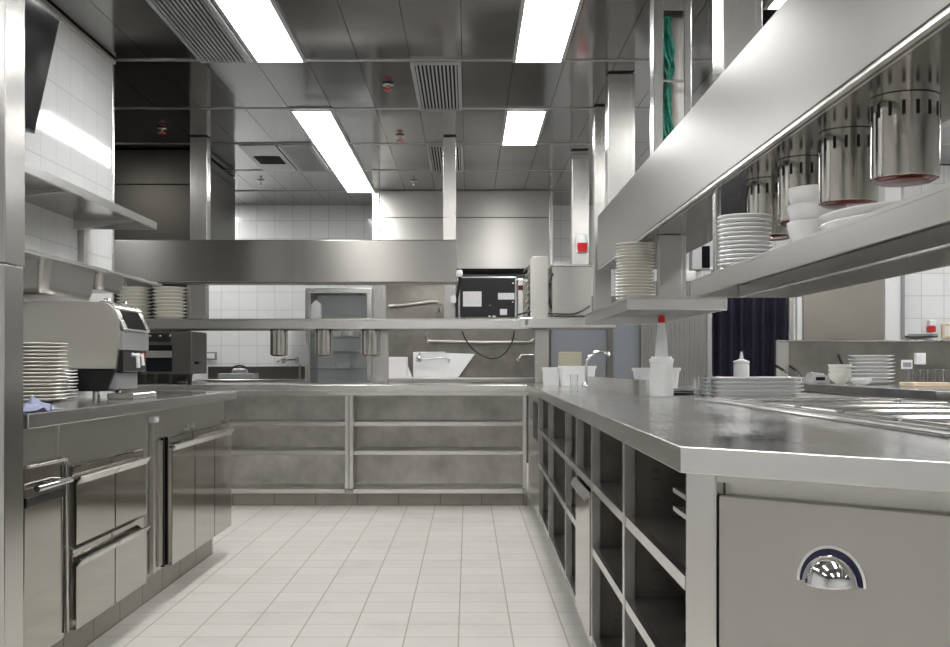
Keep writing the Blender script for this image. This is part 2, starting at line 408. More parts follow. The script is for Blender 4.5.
t = thing('undercounter_fridge', 'polished rounded door beneath the left worktop beside the foreground post', 'fridge', (-1.66, 3.27, 0))
carcass(t, 3.10, 3.47)
o = MB().box(BX, FX + .004, 3.11, 3.435, .15, .725, .012, 3).build('door', 'polished', t, True)
MB().tube([(FX + .01, 3.432, .17), (FX + .012, 3.432, .70), (FX + .012, 3.42, .715), (FX + .01, 3.12, .718)], .0055, 8).build('door_trim', 'bright', o, True)
MB().tube([(FX + .004, 3.40, .655), (FX + .035, 3.395, .655), (FX + .035, 3.13, .655)], .010, 10).build('handle', 'chrome', o, True)
MB().box(FX + .0045, FX + .01, 3.12, 3.42, .60, .63, .002).build('band', 'black', o)
t = thing('drawer_cabinet', 'left cabinet of four polished drawers in two rows', 'cabinet', (-1.66, 3.93, 0))
carcass(t, 3.475, 4.46)
MB().box(BX - .002, BX + .002, 3.5, 4.46, .70, CT - .045).build('apron', 'steel', t)
for a, b in ((3.54, 3.935), (3.935, 4.32)):
    for z0, z1 in ((.15, .415), (.425, .685)):
        handle_front(t, 'drawer', a, b, z0, z1)
t = thing('door_cabinet', 'left cabinet with three tall polished doors at its far end', 'cabinet', (-1.66, 5.2, 0))
carcass(t, 4.465, 5.88)
MB().box(BX - .001, BX + .018, 4.49, 4.515, .15, .80, .002).box(BX - .001, BX + .01, 4.60, 4.66, .16, .69).m(1).box(BX - .001, BX + .012, 4.655, 4.682, .15, .70).build('side_strip', ['steel', 'gap'], t)
MB().box(BX, BX + .03, 4.47, 4.53, .775, .80, .004).build('catch', 'white', t)
for k, (a, b) in enumerate(((4.69, 5.085), (5.085, 5.48), (5.48, 5.87))):
    o = handle_front(t, 'door', a, b, .15, .705)
    yh = b - .05 if k != 1 else a + .05
    MB().box(BX, FX - .012, yh - .02, yh + .02, .706, .722, .003).tube([(FX - .02, yh, .722), (FX - .02, yh, .74)], .008, 8).build('hinge', 'steel', o)
struct(MB().box(-2.05, -1.372, 3.10, 5.86, 0, .14).build('baseboard_left', 'plinth'))

# ------------------------------------------------------------------ plates
def plate_mesh(r, h, deep=.35):
    prof = [(0, .0), (r * .58, 0), (r * .6, .002), (r * .63, .004), (r * .98, h - .002), (r, h), (r * .99, h + .0022), (r * .94, h + .001), (r * .64, .008), (r * .58, .0055), (0, .005)]
    return MB().lathe(prof, (0, 0, 0), 48)
def stack(x, y, z, n, r, pitch, h, mat, what, where, group, cat='plate', jit=.0025, mesher=plate_mesh, name=None):
    src = None
    for i in range(n):
        k = n - 1 - i
        loc = (x + random.uniform(-jit, jit), y + random.uniform(-jit, jit), z + .0006 + i * pitch)
        lab = f'{from_top(k, n, what)} {where}'
        if src is None:
            o = mesher(r, h).build(name or cat, mat, None, True, loc=(0, 0, 0)); src = o
        else:
            o = src.copy(); C.objects.link(o)
        o.location = loc; o.rotation_euler = (0, 0, random.uniform(0, 6))
        tag(o, lab, cat, group)
stack(-1.612, 4.03, CT, 16, .128, .0135, .016, 'cream', 'cream plate', 'in the tall stack beside the machine on left worktop', 'tall plate stack on the left worktop', jit=.003)
stack(-1.655, 4.285, CT, 9, .118, .0128, .015, 'ceramic', 'white plate', 'in the short stack beside the machine base', 'short plate stack on the left worktop', jit=.003)

# ------------------------------------------------------------------ round-topped machine
Y0, Y1 = 4.42, 4.78
t = thing('countertop_machine', 'stainless round-topped countertop machine with a tilted dark screen on left worktop', 'machine', (-1.7, 4.6, CT))
prof = [(-1.99, .996), (-1.429, .996), (-1.408, 1.149)]
cx, cz = -1.486, 1.180
for k in range(9):
    a = math.radians(-8 + k * 98 / 8); prof.append((cx + .074 * math.cos(a), cz + .088 * math.sin(a)))
prof += [(-1.96, 1.268), (-1.99, 1.24)]
MB().prism(prof, Y0, Y1, 'y', .003).build('housing', 'machine', t, True)
MB().prism([(-1.95, .905), (-1.47, .905), (-1.435, .9955), (-1.98, .9955)], Y0 + .012, Y1 - .012, 'y', .003).build('base', 'black', t)
a0, a1 = Vector((-1.399, 0, 1.152)), Vector((-1.441, 0, 1.236))       # the sloped screen face
d = (a1 - a0).normalized(); nrm = Vector((d.z, 0, -d.x))
def slab(p0, p1, th, ya, yb, mat, name, par, bev=.001):
    q = [(p0.x, p0.z), (p1.x, p1.z), ((p1 + nrm * th).x, (p1 + nrm * th).z), ((p0 + nrm * th).x, (p0 + nrm * th).z)]
    return MB().prism(q, ya, yb, 'y', bev).build(name, mat, par)
scr = slab(a0, a1, .010, Y0 + .004, Y1 - .004, 'bright', 'screen_frame', t)
slab(a0 + d * .006 + nrm * .0105, a1 - d * .004 + nrm * .0105, .0015, Y0 + .055, Y1 - .055, 'screen', 'screen', scr, 0)
arc_o = [(cx + .079 * math.cos(math.radians(a)), cz + .093 * math.sin(math.radians(a))) for a in range(44, 100, 6)]
arc_i = [(cx + .0745 * math.cos(math.radians(a)), cz + .0885 * math.sin(math.radians(a))) for a in range(44, 100, 6)]
MB().prism(arc_o + arc_i[::-1], Y0 + .01, Y1 - .01, 'y').build('top_cap', 'bright', t)
MB().box(-1.42, -1.398, Y0 + .002, Y1 - .002, 1.075, 1.148, .003).build('front_panel', 'silver', t)
rec = MB().box(-1.43, -1.404, Y0 + .02, Y1 - .02, .985, 1.073, .002).build('tap_recess', 'black', t)
MB().tube([(-1.402, 4.55, 1.055), (-1.378, 4.55, 1.05), (-1.374, 4.55, 1.0)], .009, 8).build('tap', 'white', rec, True)
MB().tube([(-1.402, 4.62, 1.055), (-1.38, 4.62, 1.05), (-1.376, 4.62, 1.01)], .008, 8).build('tap', 'white', rec, True)
MB().box(-1.40, -1.385, 4.645, 4.68, 1.045, 1.062, .003).build('red_button', 'red', rec)
MB().box(-1.468, -1.432, Y0 + .03, Y1 - .05, .912, .982, .004).build('lower_drawer', 'grey', t)
MB().box(-1.47, -1.36, Y0 + .02, Y1 - .01, CT + .0006, CT + .024, .004).build('drip_tray', 'bright', t)
for xx, yy in ((-1.52, Y0 + .04), (-1.52, Y1 - .04), (-1.92, Y0 + .04), (-1.92, Y1 - .04)):
    MB().lathe([(0, CT + .0006), (.016, CT + .0006), (.013, CT + .03), (.013, .91), (0, .91)], (xx, yy, 0), 14).build('foot', 'chrome', t, True)
MB().tube([(-1.50, 4.5, 1.274), (-1.50, 4.5, 1.283), (-1.482, 4.5, 1.283), (-1.478, 4.5, 1.276)], .004, 6).build('top_rail', 'chrome', t, True)
MB().tube([(-1.50, 4.72, 1.274), (-1.50, 4.72, 1.283), (-1.482, 4.72, 1.283), (-1.478, 4.72, 1.276)], .004, 6).build('top_rail', 'chrome', t, True)
# cloth on the edge
b = MB(); n = 14
def cz_(u, v):
    return CT + .0035 + max(0, .030 * math.exp(-((u - .62) ** 2 + (v - .5) ** 2) * 16) + .012 * math.sin(u * 17 + v * 5) * math.exp(-((u - .5) ** 2) * 5) + .006)
def cp(i, j):
    u, v = i / n, j / n
    x = -1.268 - .10 * (1 - v) + .012 * math.sin(u * 6); yy = 3.17 + .24 * u + .02 * math.sin(v * 8)
    z = cz_(u, v)
    if u > .75 and v > .8: z = max(CT + .004, z - .01)
    return (x, yy, z)
vs = [[b.bm.verts.new(cp(i, j)) for j in range(n + 1)] for i in range(n + 1)]
for i in range(n):
    for j in range(n): b.bm.faces.new((vs[i][j], vs[i + 1][j], vs[i + 1][j + 1], vs[i][j + 1]))
o = b.build('cleaning_cloth', 'cloth', None, True)
tag(o, 'crumpled pale blue cloth on the edge of the left worktop', 'cloth')
sd = o.modifiers.new('thick', 'SOLIDIFY'); sd.thickness = .003; sd.offset = 1

# ------------------------------------------------------------------ left wall shelves, pans, screen
def bracket(mb, y, z, x1):
    mb.prism([(-2.078, z - .05), (-2.078, z), (x1, z), (x1, z - .012)], y - .006, y + .006, 'y')
t = thing('wall_shelf', 'upper stainless shelf on the left tiled wall', 'shelf', (-1.9, 4.6, 1.78))
MB().box(-2.078, -1.71, 3.12, 6.0, 1.784, 1.796).box(-1.722, -1.71, 3.12, 6.0, 1.757, 1.796, .002).box(-2.078, -1.71, 5.988, 6.0, 1.757, 1.796, .001).build('board', 'bright', t)
MB().box(-2.077, -1.723, 3.12, 5.987, 1.779, 1.7838).build('underside', 'mirror', t)
for y in (3.6, 4.75, 5.75):
    b = MB(); bracket(b, y, 1.7785, -1.76); b.build('bracket', 'bright', t)
t = thing('wall_rail', 'vertical steel support rail on the left tiled wall between shelves', 'rail', (-2.06, 5.84, 1.46))
MB().box(-2.079, -2.045, 5.815, 5.865, 1.43, 1.735, .002).m(1)
b = MB().box(-2.079, -2.045, 5.815, 5.865, 1.475, 1.732, .002); b.build('upright', 'steel', t)
MB().lathe([(0, 0), (.008, 0), (.008, .004), (0, .004)], (-2.062, 5.84, 1.733), 10).build('bolt', 'chrome', t)
t = thing('pan_shelf', 'lower thin stainless shelf on the left wall holding two hanging pans', 'shelf', (-1.9, 4.6, 1.44))
mb = MB()
mb.box(-1.72, -1.68, 3.12, 6.0, 1.442, 1.457, .002).box(-2.078, -2.035, 3.12, 6.0, 1.442, 1.457, .002)
for a, b2 in ((3.12, 4.485), (5.115, 5.18), (5.55, 6.0)): mb.box(-2.034, -1.721, a, b2, 1.444, 1.457)
mb.build('board', 'bright', t)
for y in (3.3, 5.148, 5.75):
    b = MB(); bracket(b, y, 1.4415, -1.80) ; b.build('bracket', 'steel', t)
def food_pan(x, y, z, hx, hy, dep, label, group):
    r = .05
    lv = [(0, hx + .014, hy + .014, r), (.003, hx + .014, hy + .014, r), (.003, hx - .002, hy - .002, r - .01), (-dep * .8, hx - .018, hy - .018, r - .005), (-dep, hx - .05, hy - .05, .03)]
    o = MB().rr_loft([(-dep, hx - .045, hy - .045, .03), (-dep * .97, hx - .028, hy - .028, .035), (-dep * .8, hx - .016, hy - .016, .045), (-.004, hx, hy, r), (0, hx + .014, hy + .014, r), (.0025, hx + .014, hy + .014, r), (.0025, hx - .004, hy - .004, r - .004), (-dep * .8, hx - .020, hy - .020, .042), (-dep * .95, hx - .034, hy - .034, .034)], (x, y, z), 6).build('food_pan', 'steel', None, True)
    return tag(o, label, 'pan', group)
food_pan(-1.877, 4.80, 1.4575, .15, .305, .15, 'large deep stainless pan hanging in the lower left wall shelf', 'pans set in the wall shelf')
food_pan(-1.877, 5.365, 1.4575, .15, .175, .085, 'smaller shallow stainless pan hanging in the lower left wall shelf', 'pans set in the wall shelf')
t = thing('wall_screen', 'tilted black screen mounted high on the left tiled wall', 'screen', (-1.9, 4.4, 2.05))
q0, q1 = (-1.945, 2.05), (-1.83, 2.565)
vx, vz = q1[0] - q0[0], q1[1] - q0[1]; ll = math.hypot(vx, vz); nx, nz = vz / ll, -vx / ll
def tilt(off0, off1, e0, e1, ya, yb):
    a = (q0[0] + vx / ll * e0, q0[1] + vz / ll * e0); b_ = (q1[0] - vx / ll * e1, q1[1] - vz / ll * e1)
    return MB().prism([(a[0] + nx * off0, a[1] + nz * off0), (b_[0] + nx * off0, b_[1] + nz * off0), (b_[0] + nx * off1, b_[1] + nz * off1), (a[0] + nx * off1, a[1] + nz * off1)], ya, yb, 'y')
tilt(-.045, -.002, 0, 0, 3.96, 4.90).build('casing', 'black', t)
tilt(-.0018, .001, .012, .012, 3.972, 4.888).build('panel', 'screen', t)
MB().box(-2.079, -1.95, 4.36, 4.50, 2.2, 2.38, .004).build('mount', 'grey', t)

# ------------------------------------------------------------------ back counter
YB = 7.75
def xr(Y): return .364 + .0095 * (Y - 1.847)           # front edge of the right worktop
t = thing('worktop', 'long stainless back worktop under the pass shelf', 'worktop', (-1.2, 8.3, 0))
MB().box(-3.4, 1.6, YB + .0105, 8.85, CT - .042, CT).build('slab', 'top', t)
MB().box(-3.4, xr(YB), YB + .002, YB + .0103, CT - .044, CT + .0006, .003, 2).build('lip', 'bright', t)
MB().box(-3.4, 1.6, YB + .02, YB + .06, CT - .075, CT - .0425).build('apron', 'steel', t)
UB = [(-3.38, X(349, 7.8) - .002, 'left bay of open steel shelving under the back worktop'), (X(349, 7.8) + .002, X(528, 7.8) - .01, 'right bay of open steel shelving under the back worktop')]
SH = (.606, .400, .127)
for i, (x0, x1, lab) in enumerate(UB):
    t = thing('shelf_unit', lab, 'shelving', ((x0 + x1) / 2, 8.1, 0), 'open shelving under the back worktop')
    MB().box(x0, x1, 8.20, 8.22, .127, CT - .08).build('back_panel', 'inner_matt', t)
    for a, b in ((x0, x0 + .028), (x1 - .028, x1)):
        o = MB().box(a, b, 7.80, 7.84, .128, CT - .076, .002).build('post', 'bright', t)
    for a, b in ((x0, x0 + .012), (x1 - .012, x1)):
        MB().box(a, b, 7.841, 8.199, .128, CT - .08).build('side_panel', 'inner_matt', t)
    for z in SH:
        o = MB().box(x0 + .029, x1 - .029, 7.83, 8.199, z - .012, z - .002).build('shelf', 'inner_matt', t)
        MB().box(x0 + .029, x1 - .029, 7.802, 7.829, z - .030, z, .002).build('lip', 'bright', o)
    MB().box(x0, x1, 7.86, 8.22, .085, .114).build('bottom_rail', 'steel', t)
struct(MB().box(-3.4, .42, 7.88, 8.4, 0, .085).build('baseboard_back', 'plinth_x'))

# ------------------------------------------------------------------ right counter
D = Vector((.75, -.66)).normalized(); N2 = Vector((D.y, -D.x))            # chamfer direction and its outward normal
if N2.y > 0: N2 = -N2
P0 = Vector((.364, 1.847))
P1 = P0 + D * 1.15
t = thing('worktop', 'stainless right worktop with the angled near corner and sunken well', 'worktop', (.9, 4.0, 0))
WX0, WX1, WY0, WY1 = .955, 1.605, 2.08, 4.36
poly = [(P0.x, P0.y), (P1.x, P1.y), (1.72, P1.y), (1.72, YB), (xr(YB), YB)]
# top built as slabs around the well opening
L0 = CT - .042
mb = MB()
mb.prism([(P0.x, P0.y), (WX0, P0.y + (WX0 - P0.x) * D.y / D.x), (WX0, YB), (xr(YB), YB)], L0, CT)
mb.prism([(WX0, WY1), (1.72, WY1), (1.72, YB), (WX0, YB)], L0, CT)
mb.prism([(WX1, WY0), (1.72, WY0), (1.72, WY1), (WX1, WY1)], L0, CT)
mb.prism([(WX0, P0.y + (WX0 - P0.x) * D.y / D.x), (P1.x, P1.y), (1.72, P1.y), (1.72, WY0), (WX0, WY0)], L0, CT)
# one continuous mesh: weld and remove the inner walls, then round the outer edge
bmesh.ops.remove_doubles(mb.bm, verts=mb.bm.verts[:], dist=1e-4)
mb.build('slab', 'top', t)
e = MB(); lo = .005
q1, q0, q2 = P1 + N2 * lo, Vector((P0.x - lo * 1.0, P0.y - lo * .45)), Vector((xr(YB) - lo, YB))
e.prism([(P1.x, P1.y), (P0.x, P0.y), (xr(YB), YB), (q2.x, q2.y), (q0.x, q0.y), (q1.x, q1.y)], L0 - .002, CT + .0006, 'z', .002, 2)
e.build('lip', 'bright', t)
w = MB()
w.box(WX0, WX1, WY1 - .012, WY1, CT - .2, CT + .012).box(WX0, WX0 + .012, WY0, WY1 - .012, CT - .2, CT + .012).box(WX1 - .012, WX1, WY0, WY1 - .012, CT - .2, CT + .012).box(WX0, WX1, WY0, WY1, CT - .215, CT - .2)
w.build('well', 'steel', t)
MB().box(WX0 - .045, WX0 - .001, WY0, WY1 + .03, CT + .0005, CT + .007, .002).box(WX0 - .001, WX1 + .02, WY1 + .001, WY1 + .03, CT + .0005, CT + .007, .002).build('well_rim', 'bright', t)
# lids in the well
ly = WY1 - .016; k = 0; names = ['farthest', 'second farthest', 'third farthest', 'third nearest', 'second nearest', 'nearest']
lidsrc = None
while k < 6:
    y0 = ly - .375; yc = (ly + y0) / 2
    lab = f'{names[k]} flat steel lid in the right worktop well'
    loc = ((WX0 + WX1) / 2, yc, CT - .004)
    if lidsrc is None:
        lidsrc = thing('steel_cover', lab, 'lid', loc, 'flat lids over the well')
        MB().rr_loft([(0, .308, .180, .02), (.010, .308, .180, .02), (.014, .304, .176, .02), (.014, .285, .158, .03), (.006, .272, .146, .03)], loc, 4).build('cover', 'lid', lidsrc, True)
        MB().box(loc[0] - .307, loc[0] - .291, yc - .15, yc + .15, CT + .0105, CT + .018, .002).box(loc[0] - .29, loc[0] + .305, yc - .178, yc - .166, CT + .0105, CT + .017, .002).build('edge_bar', 'bright', lidsrc)
    else: copy_thing(lidsrc, loc, lab, 'flat lids over the well')
    ly = y0; k += 1
def xf(Y): return .3563 + .0085 * Y + .006
RB = [1.885, 2.724, 3.48, 4.02, 4.51, 5.57, 6.45, 7.74]
zs = (.640, .435, .150)
labs = ['first open shelf bay beside the near corner post, right counter', 'second open shelf bay from the near corner, right counter', 'closed narrow polished door unit among the open bays, right counter',
        'slim open shelf bay just behind the polished door, right counter', 'fifth bay from the near corner, wide open shelves, right counter', 'sixth bay from the near corner, open shelves, right counter', 'closed far end panel unit of the right counter with a dark switch recess']
def slant(mb, y0, y1, dx0, dx1, z0, z1):
    """box that follows the slightly skewed front line of the right counter"""
    mb.prism([(xf(y0) + dx0, y0), (xf(y1) + dx0, y1), (xf(y1) + dx1, y1), (xf(y0) + dx1, y0)], z0, z1); return mb
for i, lab in enumerate(labs):
    y0, y1 = RB[i] + (.03 if i == 0 else .001), RB[i + 1] - .001
    t = thing('shelf_unit' if i not in (2, 6) else 'cabinet_unit', lab, 'shelving' if i not in (2, 6) else 'cabinet', (.65, (y0 + y1) / 2, 0), 'base units along the right counter')
    slant(MB(), y1 - .038, y1, 0, .026, .118, L0 - .002).build('post', 'steel_v', t)
    if i == 0: pass
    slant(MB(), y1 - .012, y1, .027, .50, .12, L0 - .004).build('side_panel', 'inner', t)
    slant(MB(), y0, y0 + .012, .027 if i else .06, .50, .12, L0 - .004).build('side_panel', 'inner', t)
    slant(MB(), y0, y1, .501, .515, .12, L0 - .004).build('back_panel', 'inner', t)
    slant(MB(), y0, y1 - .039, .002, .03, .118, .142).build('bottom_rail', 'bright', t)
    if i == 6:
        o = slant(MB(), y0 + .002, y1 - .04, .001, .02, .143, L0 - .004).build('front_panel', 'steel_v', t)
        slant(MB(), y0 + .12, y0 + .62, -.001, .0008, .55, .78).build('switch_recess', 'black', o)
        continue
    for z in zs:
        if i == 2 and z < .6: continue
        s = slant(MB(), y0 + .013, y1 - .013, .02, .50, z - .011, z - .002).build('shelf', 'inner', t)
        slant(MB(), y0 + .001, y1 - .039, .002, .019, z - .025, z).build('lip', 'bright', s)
    if i == 2:
        o = slant(MB(), y0 + .004, y1 - .042, -.004, .018, .145, .606).build('door', 'polished', t)
        g = MB(); g.prism([(xf(y0) - .005, .606), (xf(y0) - .020, .580), (xf(y0) - .016, .574), (xf(y0) - .004, .592)], y0 + .006, y1 - .044, 'y'); g.build('grip', 'bright', o)
    elif i < 2:                                         # punched slots in the side panel that faces the camera
        s = MB()
        for zz in [.20 + .075 * q for q in range(8)]:
            for dx in (.07, .40):
                s.box(xf(y1) + dx, xf(y1) + dx + .022, y1 - .0138, y1 - .0122, zz, zz + .006).box(xf(y1) + dx, xf(y1) + dx + .022, y1 - .0138, y1 - .0122, zz + .022, zz + .028)
        s.build('slots', 'dark_steel', t)
    if i == 0:
        for zz in (.733, .768):
            slant(MB(), y0 + .014, 2.085, .012, .40, zz, zz + .009).build('tray_runner', 'bright', t)
struct(MB().box(.50, .95, 2.2, 7.86, 0, .115).build('baseboard_right', 'plinth'))
# corner cabinet with the angled drawer front
def ch(tt, off, z): p = Vector((.3745, 1.883)) + D * tt - N2 * off; return (p.x, p.y, z)
def chbox(mb, t0, t1, o0, o1, z0, z1, bev=0):
    pts = [ch(t0, o0, 0), ch(t1, o0, 0), ch(t1, o1, 0), ch(t0, o1, 0)]
    mb.prism([(p[0], p[1]) for p in pts], z0, z1, 'z', bev); return mb
t = thing('drawer_cabinet', 'angled near-corner cabinet with one big brushed drawer and a chrome cup handle', 'cabinet', (.8, 1.7, 0))
chbox(MB(), 0, .0585, 0, .04, 0.10, L0 - .001, .003).build('corner_post', 'steel_v', t)
chbox(MB(), .0605, 1.05, .031, .05, .76, L0 - .001).build('apron', 'steel', t)
chbox(MB(), .0605, 1.05, .0, .011, .8135, L0 - .001).build('top_rail', 'steel', t)
chbox(MB(), .06, 1.05, .051, .06, .10, .7595).build('carcass', 'gap', t)
dr = chbox(MB(), .064, 1.05, .0, .03, .13, .791, .002).build('drawer', 'handle_steel', t)
# cup handle: half-round flange and a half dome
hc = .262; hz = .671
fl = MB(); pts = []
ns = 28
def hp(u, v, off): return ch(hc + u, -off, hz + v)
ring_o, ring_i = .056, .0515
def half_ring(ro, ri, off0, off1, name, mat, par, v0=-.003):
    b = bmesh.new(); A = []
    for k in range(ns + 1):
        a = PI * k / ns; c_, s_ = math.cos(a), math.sin(a)
        A.append([b.verts.new(hp(ro * c_, v0 + ro * s_ * 1.08, off0)), b.verts.new(hp(ro * c_, v0 + ro * s_ * 1.08, off1)), b.verts.new(hp(ri * c_, v0 + ri * s_ * 1.08, off1)), b.verts.new(hp(ri * c_, v0 + ri * s_ * 1.08, off0))])
    for p, q in zip(A, A[1:]):
        for k in range(4): b.faces.new((p[k], q[k], q[(k + 1) % 4], p[(k + 1) % 4]))
    b.faces.new(A[0]); b.faces.new(A[-1]); bmesh.ops.recalc_face_normals(b, faces=b.faces[:])
    mm = MB(); mm._merge(b); return mm.build(name, mat, par, True)
hd = half_ring(.0518, .039, .0, .0035, 'handle', 'film', dr)
hd['label'] = 'half-round chrome cup handle with a dark blue flange'
# outer rim and dome joined as one sub-part mesh
b = bmesh.new(); R, dp = .0455, .038
G = []
for i in range(ns + 1):
    a = PI * i / ns; row = []
    for j in range(13):
        q = PI / 2 * j / 12
        u, v, o_ = R * math.cos(a) * math.cos(q), R * 1.08 * math.sin(a) * math.cos(q), .0036 + dp * math.sin(q)
        row.append(b.verts.new(hp(u, v - .004, o_)))
    G.append(row)
for i in range(ns):
    for j in range(12): b.faces.new((G[i][j], G[i + 1][j], G[i + 1][j + 1], G[i][j + 1]))
bmesh.ops.remove_doubles(b, verts=b.verts[:], dist=1e-5); bmesh.ops.recalc_face_normals(b, faces=b.faces[:])
A = []
for k in range(ns + 1):
    a = PI * k / ns; c_, s_ = math.cos(a), math.sin(a)
    A.append([b.verts.new(hp(.056 * c_, -.003 + .056 * s_ * 1.08, 0)), b.verts.new(hp(.056 * c_, -.003 + .056 * s_ * 1.08, .006)), b.verts.new(hp(.0516 * c_, -.003 + .0516 * s_ * 1.08, .006)), b.verts.new(hp(.0516 * c_, -.003 + .0516 * s_ * 1.08, 0))])
for p, q in zip(A, A[1:]):
    for k in range(4): b.faces.new((p[k], q[k], q[(k + 1) % 4], p[(k + 1) % 4]))
m_ = MB(); m_._merge(b); o = m_.build('cup', 'chrome', dr, True)
sd = o.modifiers.new('thick', 'SOLIDIFY'); sd.thickness = .0015; sd.offset = -1

# ------------------------------------------------------------------ bulkheads, shelves, posts
t = thing('overhead_bulkhead', 'long stainless bulkhead running overhead along the right counter', 'bulkhead', (1.05, 4.2, 1.65))
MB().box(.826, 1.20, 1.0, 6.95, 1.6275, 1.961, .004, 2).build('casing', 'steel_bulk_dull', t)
MB().box(.8275, 1.1985, 1.0, 6.949, 1.6225, 1.6272).build('soffit', 'mirror', t)
MB().box(.83, 1.196, 1.0, 6.946, 1.9612, 1.964).build('top_sheet', 'dull', t)  # added matt sheet, keeps the bulkhead top from glaring in the ceiling
MB().box(.824, .838, 1.0, 6.95, 1.615, 1.6222).box(.850, .857, 1.0, 6.95, 1.618, 1.6222).build('bottom_flange', 'bright', t)
t = thing('overhead_bulkhead', 'stainless bulkhead crossing overhead above the back pass shelf', 'bulkhead', (-1.6, 8.6, 1.66))
MB().box(-3.4, X(457, 8.45), 8.45, 8.80, 1.657, 1.982, .004, 2).build('casing', 'steel_bulk', t)
MB().box(-3.4, X(457, 8.45), 8.455, 8.47, 1.645, 1.6565).build('bottom_flange', 'dark_steel', t)
MB().box(-3.4, X(457, 8.45) - .004, 8.454, 8.796, 1.9822, 1.9846).build('top_sheet', 'dull', t)  # same added sheet against glare on the back bulkhead

def lip_shelf(t, x0, x1, y0, y1, z0, z1):
    """thin shelf with folded lips all round"""
    MB().box(x0, x1, y0, y1, z1 - .012, z1).build('board', 'steel', t)
    MB().box(x0 + .011, x1 - .011, y0 + .011, y1 - .011, z1 - .017, z1 - .0122).build('underside', 'mirror', t)
    mb = MB()
    mb.box(x0, x0 + .010, y0, y1, z0, z1 - .0121, .001).box(x1 - .010, x1, y0, y1, z0, z1 - .0121, .001).box(x0 + .0101, x1 - .0101, y0, y0 + .010, z0, z1 - .0121, .001).box(x0 + .0101, x1 - .0101, y1 - .010, y1, z0, z1 - .0121, .001)
    mb.build('lip', 'bright', t)
RSZ = 1.3075
t = thing('pass_shelf', 'near stainless pass shelf under the heat lamps on the right', 'shelf', (.96, 2.4, 1.25))
MB().box(.78, 1.15, .7, 3.82, 1.2975, RSZ, .001).box(.78, .79, .7, 3.82, 1.2475, 1.2974, .001).box(1.14, 1.15, .7, 3.82, 1.2475, 1.2974, .001).box(.7901, 1.1399, 3.81, 3.82, 1.2475, 1.2974, .001).build('board', 'steel', t)
MB().box(.791, 1.139, .7, 3.809, 1.290, 1.2973).build('underside', 'mirror', t)
MB().box(.945, .965, .7, 3.80, 1.2475, 1.2895, .002).build('light_strip', 'bright', t)
t = thing('pass_shelf', 'middle pass shelf holding the tall cream plate stack, facing the camera squarely', 'shelf', (.85, 5.2, 1.24))
lip_shelf(t, .648, 1.058, 4.45, 6.06, 1.237, 1.293)
t = thing('pass_shelf', 'long back pass shelf with heat lamps beneath and black appliance on top', 'shelf', (-1.2, 8.5, 1.29))
lip_shelf(t, -3.3, X(528, 8.3), 8.30, 8.80, 1.290, 1.367)
t = thing('pass_shelf', 'short pass shelf at the back corner carrying the steel oven', 'shelf', (.8, 8.5, 1.3))
lip_shelf(t, X(531, 8.3), X(616, 8.3), 8.30, 8.80, 1.298, 1.377)
t = thing('shelf_connector', 'small bright joint clip between the two back pass shelves', 'clip', (X(528, 8.28), 8.28, 1.3))
MB().box(X(520, 8.28), X(533, 8.28), 8.275, 8.298, 1.30, 1.372, .003).build('plate', 'bright', t)
MB().box(X(525, 8.28), X(528, 8.28), 8.268, 8.274, 1.315, 1.36, .001).build('latch', 'grey', t)

def post(x0, x1, y0, y1, z0, z1, label, mat='steel_v', name='steel_post'):
    t = thing(name, label, 'post', ((x0 + x1) / 2, (y0 + y1) / 2, z0), 'stainless posts of the pass and bulkheads')
    MB().box(x0, x1, y0, y1, z0, z1, .004, 2).build('column', mat, t, True)
    MB().box(x0 + (x1 - x0) * .82, x0 + (x1 - x0) * .86, y0 - .003, y0 - .0005, z0, z1).build('seam_strip', 'bright', t)
    zc = z1 - .02 if z1 > 2.5 else z0 + .003
    return t
TP = CZ - .006
post(X(190, 8.5), X(207, 8.5), 8.5, 8.62, 1.985, TP, 'leftmost hanging steel post, above the back bulkhead near the passage', name='hanging_post')
post(X(443, 8.5), X(456, 8.5), 8.5, 8.62, 1.985, TP, 'hanging steel post at the right end of the back bulkhead', name='hanging_post')
post(.90, 1.04, 3.85, 4.02, 1.965, TP, 'nearest hanging post above the right bulkhead, grey with a bright edge', name='hanging_post')
post(.855, 1.02, 6.66, 6.8, 1.965, TP, 'hanging post above the right bulkhead just beyond the green cables', name='hanging_post')
post(.87, .985, 7.5, 7.62, 1.31, TP, 'long hanging post just beyond the far end of the right bulkhead', name='hanging_post')
post(X(572, 9.05), X(589, 9.05), 9.05, 9.18, 1.345, TP, 'long hanging post behind the back shelf carrying the red alarm', name='hanging_post')
post(X(190, 8.5), X(206, 8.5), 8.5, 8.6, 1.368, 1.644, 'short post between back shelf and bulkhead, beside cream plates')
post(X(373, 8.5), X(386, 8.5), 8.5, 8.56, 1.368, 1.644, 'short post between back shelf and bulkhead, right of the glass door')
post(X(444, 8.5), X(456, 8.5), 8.5, 8.6, 1.368, 1.644, 'short post between back shelf and bulkhead, left of the black appliance')
post(X(372, 8.6), X(388, 8.6), 8.6, 8.68, CT + .001, 1.289, 'post under the back shelf right of the third heat lamp')
post(X(535, 8.6), X(549, 8.6), 8.6, 8.68, CT + .001, 1.297, 'post under the back shelf right of the hanging black cord')
post(.893, 1.02, 5.1, 5.16, 1.294, 1.622, 'flat panel post on the middle shelf beside the cream plates', 'steel')
post(X(713, 3.78), X(719, 3.78), 3.75, 3.79, RSZ + .0005, 1.622, 'thin bright post at the far end of the near shelf', 'bright')
